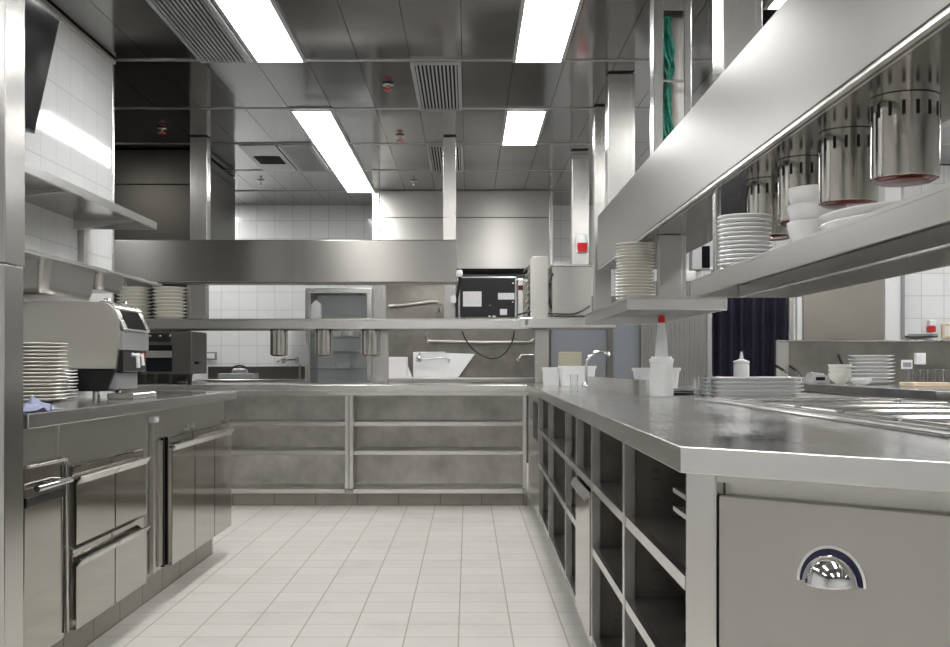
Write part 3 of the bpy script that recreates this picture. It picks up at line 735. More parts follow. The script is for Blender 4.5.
# open cable duct
t = thing('cable_duct', 'open steel duct channel above the right bulkhead with green cables inside', 'duct', (.96, 5.1, 2.01))
MB().box(.86, .905, 5.05, 5.16, 1.965, TP, .003).build('flange', 'bright', t); MB().box(1.0, 1.035, 5.05, 5.16, 1.965, TP, .003).build('flange', 'bright', t)
MB().box(.9055, .9995, 5.145, 5.16, 1.965, TP).build('back_plate', 'steel', t)
MB().box(.9055, .9995, 5.05, 5.06, 2.655, TP, .002).build('cover', 'steel', t)
cb = MB()
for k in range(8):
    ph = random.uniform(0, 6); x0 = .925 + .0035 * k; y0 = 5.085 + .006 * (k % 4)
    pts = []
    for q in range(26):
        z = 1.966 + q * (.67 / 25); s = .012 * math.sin(ph + q * .45) + .006 * math.sin(q * .9 + k)
        pin = 1 - .75 * math.exp(-((z - 2.33) / .05) ** 2)
        pts.append((.935 + (x0 - .935 + s) * pin + .002 * math.sin(q), y0 + .012 * math.cos(ph + q * .5) * pin, z))
    cb.tube(pts, .0062, 7)
o = cb.build('cable_bundle', 'green', None, True); tag(o, 'bundle of green cables tied inside the open steel duct', 'cables')
o = MB().box(.908, .998, 5.052, 5.062, 2.322, 2.334, .002).build('cable_tie', 'bright', None); tag(o, 'thin metal strap across the green cables in the duct', 'strap')

# ------------------------------------------------------------------ heat lamps
def heat_lamp(x, y, ztop, r, h, label, group, first={}):
    key = (r, h)
    if key in first: return copy_thing(first[key], (x, y, ztop - h), label, group)
    t = thing('hanging_heat_lamp', label, 'heat lamp', (x, y, ztop - h), group)
    mb = MB().lathe([(0, h - .004), (r * .5, h - .004), (r * .5, h), (r * .98, h), (r, h - .001), (r, .004), (r * .985, 0), (r * .96, .003), (r * .96, h - .01), (0, h - .01)], (x, y, ztop - h), 48)
    mb.build('shade', 'lamp_steel', t, True)
    s = MB(); n = 16
    for k in range(n):
        a = 2 * PI * k / n; c_, s_ = math.cos(a), math.sin(a)
        rot = Matrix.Rotation(a, 3, 'Z'); zz = ztop - h * .19
        s.box(x + (r + .0002) * c_ - .0008, x + (r + .0002) * c_ + .0008, y + (r + .0002) * s_ - r * .05, y + (r + .0002) * s_ + r * .05, zz - h * .085, zz + h * .085, rot=rot)
    s.build('vent_slots', 'gap', t)
    MB().lathe([(r * .955, .004), (r * .9, -.004), (r * .74, -.009), (r * .4, -.012), (0, -.013), (0, .02), (r * .955, .02), (r * .955, .004)], (x, y, ztop - h), 40).build('red_bulb', 'red_glass', t, True)
    first[key] = t; return t
ords = ['nearest', 'second nearest', 'third nearest', 'farthest']
for k, (px, Y) in enumerate(((904, 2.50), (849, 2.87), (803, 3.25), (771, 3.61))):
    heat_lamp(1.0, Y, 1.622, .0755, .186, f'{ords[k]} steel heat lamp under the right bulkhead', 'heat lamps under the right bulkhead')
for px, w in ((279, 'leftmost steel heat lamp under the back shelf, before white tiles'), (324, 'middle steel heat lamp under the back shelf, before the glass door'), (370, 'rightmost steel heat lamp under the back shelf, beside a post')):
    heat_lamp(X(px, 8.5), 8.5, 1.3492, .068, .2565, w, 'heat lamps under the back shelf')

# plates and bowls on the shelves
stack(.829, 5.42, 1.293, 20, .097, .0158, .017, 'cream', 'cream plate', 'in the tall stack on the middle pass shelf', 'cream plates on the middle pass shelf', jit=.003)
stack(.862, 3.40, RSZ, 12, .083, .0135, .015, 'ceramic', 'small white plate', 'in the stack on the near pass shelf', 'small plates on the near pass shelf', jit=.002)
stack(X(169.5, 8.55), 8.55, 1.367, 9, .135, .0275, .03, 'cream', 'deep cream plate', 'in the right stack on the back shelf', 'right deep plate stack on the back shelf', jit=.003)
stack(X(134, 8.55), 8.55, 1.367, 9, .135, .0275, .03, 'cream', 'deep cream plate', 'in the left stack on the back shelf', 'left deep plate stack on the back shelf', jit=.003)
def bowl_mesh(r, h):
    return MB().lathe([(0, 0), (r * .42, 0), (r * .44, .006), (r * .7, h * .28), (r * .9, h * .62), (r, h), (r * .985, h + .003), (r * .95, h), (r * .85, h * .62), (r * .64, h * .3), (r * .35, .012), (0, .010)], (0, 0, 0), 48)
stack(.985, 3.06, RSZ, 3, .088, .047, .10, 'ceramic', 'round white bowl', 'in the stack between heat lamps on near shelf', 'white bowls on the near pass shelf', 'bowl', .001, bowl_mesh)
def platter_mesh(r, h):
    return MB().lathe([(0, 0), (r * .5, 0), (r * .55, .004), (r * .9, h * .7), (r, h), (r * .99, h + .003), (r * .93, h * .8), (r * .55, .010), (0, .008)], (0, 0, 0), 48, 1, .55)
for k, (lab) in enumerate(('oval white dish, upper of two beneath the nearer heat lamps', 'oval white dish, lower of two beneath the nearer heat lamps')):
    o = platter_mesh(.21, .05).build('oval_dish', 'ceramic', None, True, loc=(0, 0, 0)); o.location = (.995, 2.66, RSZ + .0006 + (1 - k) * .022); o.rotation_euler = (0, 0, PI / 2 + .1)
    tag(o, lab, 'dish', 'oval dishes on the near pass shelf')

# ------------------------------------------------------------------ appliances on the back shelf
t = thing('microwave_oven', 'black-backed appliance with pale stickers on the back pass shelf', 'microwave', (.13, 8.6, 1.367))
x0, x1 = X(460, 8.4), X(515, 8.4)
MB().box(x0 - .012, x1 + .010, 8.405, 8.74, 1.376, 1.694, .004).build('casing', 'silver', t)
bk = MB().box(x0, x1, 8.396, 8.4045, 1.382, 1.685, .003).build('back_panel', 'black_paint', t)
def st(a, b, c_, d, nm='sticker', mat='sticker', th=.0012, par=bk): return MB().box(X(a, 8.396), X(b, 8.396), 8.3955 - th, 8.3955, Z(d, 8.396), Z(c_, 8.396)).build(nm, mat, par)
st(463, 481.5, 291.5, 306.5); st(498, 514.5, 293, 299.5); st(500, 507, 309, 315)
st(484, 497, 283, 305, 'vent_ribs', 'black', .003)
for a, b_, c_, d in ((489.5, 491, 286.5, 288), (489, 491, 304, 305.5), (488.5, 490.5, 315.5, 317), (492.5, 496, 315.5, 317.5), (512, 513.5, 282.5, 284), (512, 513.5, 301, 302.5)):
    st(a, b_, c_, d, 'screw', 'bright', .002)
for xx in (x0 + .03, x1 - .03):
    for yy in (8.43, 8.7): MB().box(xx - .012, xx + .012, yy - .012, yy + .012, 1.3672, 1.376).build('foot', 'black', t)
t = thing('small_oven', 'steel cased appliance mostly hidden between black appliance and louvred box', 'oven', (.47, 8.72, 1.367))
MB().box(X(517.5, 8.6), X(523, 8.6), 8.55, 8.75, 1.367, 1.69, .004).build('casing', 'steel', t)
MB().box(X(518, 8.6), X(522.5, 8.6), 8.544, 8.5495, 1.60, 1.64, .002).build('display', 'red_glass', t)
t = thing('louvred_box', 'grey upright metal box with louvre fins along its left edge', 'steel box', (.56, 8.55, 1.377))
xa, xb = X(530, 8.4), X(548, 8.4)
MB().prism([(xa, 1.377), (xb, 1.377), (xb, 1.85), (xa + .02, 1.85), (xa, 1.80)], 8.40, 8.74, 'y', .003).build('casing', 'steel', t)
for k in range(8):
    z = 1.42 + k * .052
    MB().prism([(xa - .002, z), (xa - .036, z - .03), (xa - .036, z - .024), (xa - .002, z + .008)], 8.405, 8.735, 'y').build('fin', 'bright', t)
t = thing('microwave_oven', 'stainless oven with folded top at the right end of the back shelf', 'oven', (.83, 8.55, 1.377))
xa, xb = X(552, 8.4), X(592, 8.4)
xb = min(xb, 1.0)
MB().box(xa, xb, 8.42, 8.78, 1.392, 1.775, .006, 2).build('casing', 'steel', t, True)
MB().box(xa - .004, xb + .002, 8.41, 8.78, 1.7755, 1.79, .003).build('top_cover', 'bright', t)
MB().box(xa + .045, xb - .03, 8.414, 8.4195, 1.40, 1.412, .001).build('edge_strip', 'bright', t)
for xx in (xa + .04, xb - .04):
    MB().lathe([(0, 0), (.016, 0), (.016, .0145), (0, .0145)], (xx, 8.5, 1.3773), 12).build('foot', 'black', t)
MB().tube([(xa - .008, 8.40, 1.45), (xa - .018, 8.39, 1.50), (xa - .018, 8.39, 1.64), (xa - .004, 8.40, 1.70), (xa + .01, 8.405, 1.715)], .009, 8).build('handle', 'black', t, True)
def cord(pts, r, name, label, mat='black', n=10):
    P = [Vector(p) for p in pts]; out = []
    for i in range(len(P) - 1):
        p0, p1, p2, p3 = P[max(i - 1, 0)], P[i], P[i + 1], P[min(i + 2, len(P) - 1)]
        for k in range(n):
            s = k / n
            out.append(.5 * ((2 * p1) + (p2 - p0) * s + (2 * p0 - 5 * p1 + 4 * p2 - p3) * s * s + (3 * p1 - p0 - 3 * p2 + p3) * s ** 3))
    out.append(P[-1])
    o = MB().tube(out, r, 8).build(name, mat, None, True); tag(o, label, 'cord'); return o
YC = 8.28
cord([(X(a, YC), YC, Z(b, YC)) for a, b in ((462, 331), (466, 340), (475, 351), (487, 357.5), (497, 358), (506, 352), (512, 342), (514.5, 331))], .0055, 'power_cord', 'black cord hanging in a loop below the back shelf')
cord([(X(a, 8.33), 8.33, Z(b, 8.33)) for a, b in ((517, 315.2), (524, 313), (531, 311.5))], .006, 'power_cord', 'short black cord on the shelf beside the louvred box')
cord([(X(a, 8.35), 8.35, Z(b, 8.35)) for a, b in ((548, 313.5), (560, 314), (572, 314), (582, 311), (590, 306))], .006, 'power_cord', 'black cord lying in front of the stainless oven on the shelf')
t = thing('hanging_plug_lead', 'black lead with two white plugs hanging at the bulkhead end', 'lead', (X(458, 8.4), 8.4, 1.37))
MB().tube([(X(a, 8.38), 8.38, Z(b, 8.38)) for a, b in ((460, 277), (459, 285), (457, 297), (456.5, 306), (457, 317))], .012, 8).build('lead', 'black', t, True)
MB().lathe([(0, -.03), (.02, -.026), (.026, 0), (.02, .022), (0, .026)], (X(459.5, 8.38), 8.38, Z(273, 8.38)), 14).build('plug', 'white', t, True)
MB().lathe([(0, -.035), (.018, -.03), (.022, 0), (.016, .026), (0, .03)], (X(453.5, 8.37), 8.37, Z(299, 8.37)), 14).build('plug', 'white', t, True)
t = thing('alarm_beacon', 'white and red alarm light on the tall post', 'alarm light', (X(582, 9.03), 9.03, 1.9))
c = (X(582, 9.02), 9.0, Z(247, 9.02))
MB().box(c[0] - .045, c[0] + .045, 9.03, 9.0495, c[2] - .05, c[2] + .11, .008, 2).build('backplate', 'white', t, True)
MB().lathe([(0, .03), (.046, .03), (.048, .06), (.034, .10), (0, .105)], c, 20).build('cap', 'white', t, True)
MB().lathe([(0, -.045), (.036, -.043), (.043, -.01), (.043, .0295), (0, .0295)], c, 20).build('lens', 'red', t, True)

# ------------------------------------------------------------------ rear kitchen behind the pass
t = thing('extraction_hood', 'big stainless hood panels rising to the ceiling at the rear', 'hood', (0, 11.6, 2.0))
hx0, hx1 = X(380, 11.19), X(549, 11.19)
MB().box(hx0, hx1, 11.15, 12.19, 2.06, TP, .003).build('casing', 'steel', t)
MB().box(hx0 - .01, hx1 + .01, 11.13, 11.149, 2.0, 2.062, .002).build('bottom_rail', 'steel', t)
MB().box(hx0 + .01, hx1 - .01, 11.14, 11.1495, 2.515, 2.527).build('seam_bar', 'dark_steel', t)
MB().box(hx0 - .075, hx0 - .002, 11.14, 11.2, 2.0, TP, .004).build('edge_trim', 'bright', t)
MB().box(hx1 + .002, hx1 + .035, 11.14, 11.2, 2.0, TP, .004).build('edge_trim', 'bright', t)
MB().box(hx0 + .02, hx1 - .02, 11.35, 12.15, 2.03, 2.058).build('filter', 'gap', t)
MB().box(hx0 + .2, hx1 - .2, 11.18, 11.30, 2.035, 2.058).build('lamp', 'hood_light', t)  # added fill strip hidden behind the bottom rail, lights the rear
t = thing('duct_box', 'dark steel duct box at the ceiling beyond the left passage', 'duct', (-3.0, 10, 1.95))
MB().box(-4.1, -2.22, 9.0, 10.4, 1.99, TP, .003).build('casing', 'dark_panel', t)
MB().box(-4.05, -2.24, 8.992, 8.9995, 2.50, 2.508).build('seam', 'gap', t)
MB().box(-2.2195, -2.21, 9.2, 10.3, 2.70, 2.73).build('track', 'black', t)
t = thing('steel_partition', 'dark steel partition behind the cream plates on the back shelf', 'partition', (-3.1, 10, 0))
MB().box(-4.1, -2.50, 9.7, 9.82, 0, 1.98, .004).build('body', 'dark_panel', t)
MB().box(-3.3, -3.26, 9.692, 9.6995, .1, 1.9).build('door_gap', 'gap', t)
t = thing('glass_door_fridge', 'upright fridge with a steel framed glass door behind the pass', 'fridge', (-1.33, 11.5, 0))
fx0, fx1, fz = X(305, 11.2), X(371.5, 11.2), Z(288, 11.2)
MB().box(fx0, fx1, 11.26, 11.28 + .02, .1, fz, .0).build('inner_frame', 'dark_steel', t) if False else None
bx = MB(); bx.box(fx0, fx0 + .03, 11.26, 11.95, .0, fz).box(fx1 - .03, fx1, 11.26, 11.95, 0, fz).box(fx0 + .03, fx1 - .03, 11.26, 11.95, fz - .03, fz).box(fx0 + .03, fx1 - .03, 11.26, 11.95, 0, .12).box(fx0 + .03, fx1 - .03, 11.93, 11.95, .12, fz - .03)
bx.build('body', 'silver', t)
dr_ = MB(); w_ = .05
dr_.box(fx0, fx0 + w_, 11.2, 11.255, .12, fz, .004).box(fx1 - w_, fx1, 11.2, 11.255, .12, fz, .004).box(fx0 + w_, fx1 - w_, 11.2, 11.255, fz - w_, fz, .004).box(fx0 + w_, fx1 - w_, 11.2, 11.255, .12, .17, .004)
dd = dr_.build('door', 'bright', t)
MB().box(fx0 + w_, fx1 - w_, 11.222, 11.228, .17, fz - w_).build('pane', 'pane', dd)
MB().box(fx0 + .012, fx0 + .024, 11.16, 11.199, .95, 1.26, .003).build('handle', 'bright', dd)
MB().box(fx0 + .1, fx1 - .1, 11.262, 11.29, fz - .044, fz - .031).build('interior_lamp', 'fridge_light', t)  # added fill strip hidden behind the door frame, lights the interior
MB().box(fx0 + .031, fx1 - .031, 11.915, 11.929, .121, fz - .031).build('liner', 'white', t)
for z in (.6, .98, 1.16, 1.32, 1.5):
    rk = MB().box(fx0 + .035, fx1 - .035, 11.33, 11.345, z - .008, z).box(fx0 + .035, fx1 - .035, 11.89, 11.905, z - .008, z)
    for q in range(13):
        xq = fx0 + .05 + q * (fx1 - fx0 - .1) / 12
        rk.box(xq - .003, xq + .003, 11.345, 11.89, z - .006, z)
    rk.build('rack', 'silver', t)
for (px, z, w2, h2, mt, lab) in ((317, 1.5, .05, .2, 'sticker', 'pale carton on the top rack inside the glass door fridge'), (337, 1.32, .06, .05, 'cream', 'cream tub on a rack inside the glass door fridge'), (350, 1.32, .035, .16, 'white', 'white bottle on a rack inside the glass door fridge'), (344, .98, .09, .06, 'white', 'white tray on a low rack inside the glass door fridge')):
    xx = X(px, 11.5)
    nm = lab.split()[1]
    if nm == 'carton': o = MB().prism([(xx - w2, z), (xx + w2, z), (xx + w2, z + h2 * .75), (xx, z + h2), (xx - w2, z + h2 * .75)], 11.42, 11.52, 'y', .003).build('carton', mt)
    elif nm == 'bottle': o = MB().lathe([(0, 0), (w2, 0), (w2, h2 * .6), (w2 * .4, h2 * .8), (w2 * .4, h2), (0, h2)], (xx, 11.5, z + .0005), 16).build('bottle', mt, None, True)
    else: o = MB().rr_loft([(0, w2 * .8, w2 * .8, .015), (h2, w2, w2, .02), (h2, w2 * .93, w2 * .93, .018), (.006, w2 * .75, w2 * .75, .013)], (xx, 11.5, z + .0005), 4).build(nm, mt, None, True)
    tag(o, lab, nm)
# steel splashback right of the fridge with rail, tap and white board
t = thing('splashback', 'dull stainless splashback wall behind the black appliance and cord', 'splashback', (.0, 11.9, 0))
MB().box(fx1 + .03, X(545, 11.9), 11.9, 11.93, 0, 1.95, .002).build('sheet', 'inner', t)
MB().box(fx1 + .03, X(545, 11.9), 11.888, 11.8995, 1.935, 1.955).build('top_trim', 'bright', t)
t = thing('pipe_rail', 'thin bent steel pipe on the rear splashback below the shelf', 'pipe', (.2, 11.85, 1.25))
MB().tube([(X(a, 11.86), 11.86, Z(b, 11.86)) for a, b in ((428, 331), (426, 336), (428, 341), (480, 342), (530, 342), (535, 338), (535, 331))], .014, 8).build('pipe', 'steel', t, True)
MB().box(X(427, 11.88), X(430, 11.88), 11.872, 11.899, Z(343, 11.88), Z(339, 11.88)).box(X(530, 11.88), X(533, 11.88), 11.872, 11.899, Z(343, 11.88), Z(339, 11.88)).build('clamp', 'bright', t)
t = thing('rear_counter', 'low steel rear counter under the splashback and white board', 'counter', (-.1, 11.5, 0))
MB().box(fx1 + .04, .75, 11.25, 11.886, .84, .88, .003).build('top', 'steel', t)
MB().box(fx1 + .06, .73, 11.3, 11.886, 0, .839).build('body', 'dark_steel', t)
t = thing('sink_back', 'bright white slanted sink backboard behind the pass, under a tap', 'sink', (-.25, 11.7, .88))
MB().prism([(X(413, 11.8), .881), (X(458, 11.8), .881), (X(475, 11.8), Z(354, 11.8)), (X(413, 11.8), Z(352, 11.8))], 11.80, 11.83, 'y', .004).build('board', 'white', t)  # plain white panel with one slanted side
t = thing('wall_tap', 'chrome swan tap mounted above the white sink backboard', 'tap', (-.3, 11.75, 1.1))
MB().tube([(X(a, 11.74), 11.74, Z(b, 11.74)) for a, b in ((420, 352.5), (418.5, 357), (420, 359), (445, 358), (448.5, 359), (449.5, 363))], .013, 8).build('spout', 'chrome', t, True)
MB().lathe([(0, -.035), (.03, -.03), (.03, .02), (.018, .035), (0, .035)], (X(419, 11.74), 11.74, Z(359, 11.74)), 14).build('body', 'chrome', t, True)
MB().tube([(X(419, 11.76), 11.76, Z(352.5, 11.76)), (X(445, 11.76), 11.76, Z(352.3, 11.76))], .008, 8).build('lever', 'chrome', t, True)
t = thing('paper_box', 'pale square carton standing left of the white sink backboard', 'box', (-.8, 11.6, .88))
MB().box(X(389, 11.6), X(407, 11.6), 11.55, 11.75, .881, Z(357, 11.6), .004).build('carton', 'sticker', t)
MB().prism([(X(407.3, 11.6), .881), (X(412, 11.6), .881), (X(407.3, 11.6), Z(366, 11.6))], 11.6, 11.7, 'y').build('flap', 'white', t)
t = thing('gas_tap', 'small chrome wall tap at the right end of the splashback', 'tap', (.55, 11.8, 1.05))
MB().tube([(X(a, 11.80), 11.80, Z(b, 11.80)) for a, b in ((519, 356), (517, 359), (518, 361), (521, 355), (536, 354.5))], .008, 8).build('spout', 'chrome', t, True)
MB().box(X(534, 11.82), X(537, 11.82), 11.80, 11.8995, Z(357, 11.8), Z(352, 11.8), .003).build('flange', 'chrome', t)
t = thing('hose_pipe', 'dull steel gas pipe bending on the splashback above the shelf', 'pipe', (-.6, 11.86, 1.6))
MB().tube([(X(a, 11.86), 11.86, Z(b, 11.86)) for a, b in ((389, 306), (410, 304), (428, 301.5), (437, 301), (440, 304), (440, 312))], .018, 8).build('pipe', 'steel', t, True)
MB().box(X(436, 11.85), X(443, 11.85), 11.83, 11.899, Z(318, 11.85), Z(312, 11.85), .004).build('valve', 'dark_steel', t)
# tiled wall fittings at left: sink, mixer, socket, trays
t = thing('rear_sink', 'dark steel rear sink bench before the white tiled wall', 'sink', (-2.2, 11.9, 0))
MB().box(-2.9, fx0 - .03, 11.6, 12.19, .80, .86, .003).build('bench', 'steel', t)
MB().box(-2.9, fx0 - .03, 12.165, 12.19, .861, 1.0, .003).build('upstand', 'dark_steel', t)
MB().box(-2.84, fx0 - .06, 11.65, 12.15, 0, .799).build('cabinet', 'dark_steel', t)
MB().box(X(299, 11.62), X(300.5, 11.62), 11.6, 11.64, .861, 1.02).build('end_post', 'bright', t)
t = thing('wall_mixer', 'small chrome mixer tap on the white tiles left of fridge', 'tap', (X(290, 12.15), 12.12, 1.03))
zz = Z(360, 12.15)
for px in (283.5, 296.5):
    MB().lathe([(0, -.035), (.028, -.03), (.032, 0), (.028, .03), (0, .035)], (X(px, 12.12), 12.13, zz), 14).build('knob', 'chrome', t, True)
MB().tube([(X(283, 12.12), 12.12, zz), (X(297, 12.12), 12.12, zz)], .014, 8).tube([(X(287, 12.1), 12.12, zz), (X(284, 12.1), 12.02, zz + .02), (X(280, 12.1), 11.94, zz - .02)], .011, 8).build('body', 'chrome', t, True)
t = thing('wall_socket', 'pale double wall socket on the white tiles near the dark oven', 'socket', (X(210, 12.19), 12.18, Z(360, 12.19)))
MB().box(X(204, 12.19), X(217, 12.19), 12.17, 12.1995, Z(360, 12.19), Z(352, 12.19), .004).build('frame', 'grey', t)
MB().box(X(206, 12.19), X(215, 12.19), 12.163, 12.1695, Z(358.5, 12.19), Z(353.5, 12.19), .002).build('plate', 'white', t)
t = thing('kitchen_scale', 'flat grey device with arched black handle on rear bench', 'device', (X(240, 11.75), 11.75, .86))
MB().box(X(219, 11.75), X(256, 11.75), 11.68, 11.9, .861, .925, .006).build('body', 'grey', t)
MB().prism([(X(232, 11.75), .926), (X(248, 11.75), .926), (X(246, 11.75), .975), (X(234, 11.75), .975)], 11.7, 11.8, 'y', .004).build('top_box', 'silver', t)
MB().tube([(X(232, 11.75), 11.72, .97), (X(235, 11.75), 11.72, 1.0), (X(240, 11.75), 11.72, 1.012), (X(245, 11.75), 11.72, 1.0), (X(248, 11.75), 11.72, .97)], .008, 8).build('handle', 'black', t, True)
# dark oven on the back counter, left
t = thing('toaster_oven', 'dark countertop oven on black feet under the back shelf', 'oven', (-2.3, 8.5, CT))
oa, ob_, oc = X(140, 8.25), X(175, 8.25), X(192, 8.25)
MB().box(oa, oc, 8.25, 8.72, .945, 1.27, .006).build('casing', 'dark_steel', t)
MB().box(oa + .02, ob_ - .03, 8.238, 8.2495, 1.19, 1.255, .003).build('control_panel', 'black', t)
for k in range(3): MB().lathe([(0, 0), (.014, 0), (.014, .02), (0, .02)], (0, 0, 0), 12).build('knob', 'chrome', t) if False else MB().box(oa + .07 + k * .075, oa + .09 + k * .075, 8.225, 8.2375, 1.225, 1.243, .004).build('knob', 'chrome', t)
MB().box(oa + .02, ob_ - .02, 8.236, 8.2495, .965, 1.165, .003).build('door', 'screen', t)
MB().box(oa + .02, ob_ - .02, 8.226, 8.2355, 1.07, 1.12, .003).build('door_band', 'steel', t)
MB().box(oc + .0005, oc + .03, 8.32, 8.4, 1.02, 1.04, .003).build('side_latch', 'black', t)
for xx in (X(155, 8.3), X(170, 8.3), oa + .03, oc - .03):
    MB().lathe([(0, 0), (.014, 0), (.02, .055), (.024, .0725), (0, .0725)], (xx, 8.3, CT + .0004), 12).build('foot', 'black', t, True)
o = MB().lathe([(0, 0), (.05, .002), (.06, .012), (.03, .02), (0, .022)], (X(199, 8.5), 8.5, CT + .0005), 16, 1, .6).build('crumpled_wipe', 'sticker', None, True); tag(o, 'crumpled white wipe on the back worktop beside the dark oven', 'wipe')
o = MB().lathe([(0, 0), (.04, .002), (.05, .01), (.02, .016), (0, .018)], (X(183, 8.45), 8.45, CT + .0005), 16, 1, .6).build('crumpled_wipe', 'sticker', None, True); tag(o, 'flattened white wipe on the back worktop by the oven feet', 'wipe')

# ------------------------------------------------------------------ things on the right worktop
def tub(x, y, z, w, d, h, mat, label, name='tub'):
    o = MB().rr_loft([(0, w * .42, d * .42, .02), (.004, w * .44, d * .44, .022), (h * .86, w * .49, d * .49, .025), (h * .86, w * .515, d * .515, .027), (h, w * .52, d * .52, .027), (h, w * .485, d * .485, .024), (.010, w * .41, d * .41, .018)], (x, y, z + .0006), 5).build(name, mat, None, True)
    return tag(o, label, 'tub', 'plastic tubs on the right worktop')
tub(X(577, 7.3), 7.3, CT, .235, .2, .135, 'milky', 'larger white plastic tub at the far corner of the right worktop')
tub(X(551, 7.45), 7.45, CT, .115, .15, .125, 'milky', 'small translucent tub at the far corner, left of the white tub')
tub(X(656, 6.0), 6.0, CT, .235, .2, .125, 'white', 'white plastic tub hidden partly by the big squeeze bottle')
t = thing('carton', 'beige carton standing behind the white tub at the far corner', 'box', (X(570, 7.58), 7.58, CT))
MB().box(X(559, 7.58), X(581, 7.58), 7.53, 7.66, CT + .0006, Z(352, 7.58), .004).build('box', 'card', t)
t = thing('basin_tap', 'chrome gooseneck tap arching behind the white tubs', 'tap', (X(600, 7.1), 7.1, CT))
MB().tube([(X(586, 7.1), 7.1, CT + .0006), (X(586, 7.1), 7.1, Z(366, 7.1)), (X(588, 7.1), 7.1, Z(358, 7.1)), (X(594, 7.1), 7.1, Z(352.5, 7.1)), (X(602, 7.1), 7.1, Z(351, 7.1)), (X(608, 7.1), 7.1, Z(353, 7.1)), (X(610, 7.1), 7.1, Z(356, 7.1))], .011, 10).build('spout', 'chrome', t, True)
MB().lathe([(0, .0006), (.03, .0006), (.028, .02), (.016, .03), (0, .03)], (X(586, 7.1), 7.1, CT), 16).build('base', 'chrome', t, True)
o = MB().lathe([(0, 0), (.022, 0), (.026, .08), (.024, .08), (.02, .004), (0, .004)], (X(574, 7.0), 7.0, CT + .0006), 20).build('small_glass', 'glass', None, True); tag(o, 'small clear glass before the white tub at the far corner', 'glass')
# low stainless guard
g = MB()
pts = [(X(588, 6.65), 6.65), (X(631, 5.25), 5.25)]
arc = [(.79, 5.17), (.805, 5.11), (.83, 5.08), (.87, 5.07), (.93, 5.07)]
line = pts + arc
def thick(line, th):
    n = len(line); L_, R_ = [], []
    for i, p in enumerate(line):
        a = Vector(line[max(i - 1, 0)]); b = Vector(line[min(i + 1, n - 1)]); d_ = (b - a).normalized(); nn = Vector((-d_.y, d_.x)) * th / 2
        L_.append((p[0] + nn.x, p[1] + nn.y)); R_.append((p[0] - nn.x, p[1] - nn.y))
    return L_ + R_[::-1]
g.prism(thick(line, .008), CT + .0006, .944)
o = g.build('splash_guard', 'bright', None); tag(o, 'low curved stainless guard standing on the right worktop', 'guard')
# big squeeze bottle
bx_, by_ = X(661.5, 4.78), 4.78
t = thing('squeeze_bottle', 'big white jug bottle with long spout and red tip on right worktop', 'bottle', (bx_, by_, CT))
MB().lathe([(0, .0006), (.046, .0006), (.052, .006), (.052, .12), (.049, .135), (.05, .15), (.053, .152), (.053, .166), (.046, .17), (.044, .178), (0, .178)], (bx_, by_, CT), 36).build('jug', 'milky', t, True)
MB().lathe([(0, .1785), (.030, .1785), (.028, .19), (.024, .25), (.017, .325), (0, .325)], (bx_, by_, CT), 28).build('spout', 'white', t, True)
MB().lathe([(0, .3255), (.0165, .3255), (.0155, .345), (.009, .36), (0, .362)], (bx_, by_, CT), 20).build('red_tip', 'red', t, True)
# platters
src = None
for i in range(5):
    lab = f'{from_top(4 - i, 5, "rectangular white platter")} of the stack behind the well'
    loc = (X(753, 4.66) + random.uniform(-.002, .002), 4.68, CT + .0006 + i * .0172)
    if src is None:
        src = MB().rr_loft([(0, .165, .085, .03), (.003, .168, .088, .03), (.015, .196, .116, .03), (.019, .2, .12, .03), (.020, .196, .116, .028), (.009, .170, .09, .025)], (0, 0, 0), 5).build('platter', 'ceramic', None, True, loc=(0, 0, 0)); o = src
    else: o = src.copy(); C.objects.link(o)
    o.location = loc; tag(o, lab, 'platter', 'white platters behind the well')
sx, sy, sz = X(742, 4.68), 4.69, CT + .0006 + 4 * .0172 + .0095
t = thing('squeeze_bottle', 'small clear squeeze bottle with pointed nozzle on the white platters', 'bottle', (sx, sy, sz))
MB().lathe([(0, .0006), (.030, .0006), (.033, .004), (.033, .062), (.031, .068), (0, .068)], (sx, sy, sz), 28).build('bottle_body', 'milky', t, True)
MB().lathe([(0, .0685), (.034, .0685), (.034, .078), (.016, .084), (.009, .088), (.004, .118), (0, .119)], (sx, sy, sz), 24).build('nozzle', 'white', t, True)
t = thing('clear_holder', 'small clear plastic container left of the white platters', 'container', (X(703.5, 4.55), 4.6, CT))
MB().rr_loft([(0, .028, .05, .01), (.095, .031, .054, .012), (.095, .028, .05, .01), (.005, .025, .047, .008)], (X(704, 4.6) - .005, 4.6, CT + .0006), 4).build('cup', 'glass', t, True)
src = None
for i in range(2):
    o = MB().rr_loft([(0, .10, .16, .03), (.008, .12, .18, .03), (.010, .12, .18, .03), (.004, .10, .16, .025)], (0, 0, 0), 4).build('steel_tray', 'bright', None, True, loc=(0, 0, 0))
    o.location = (1.07, 5.32, CT + .0006 + i * .012); tag(o, ('lower' if i == 0 else 'upper') + ' flat steel tray behind the big squeeze bottle', 'tray', 'flat trays on the right worktop')

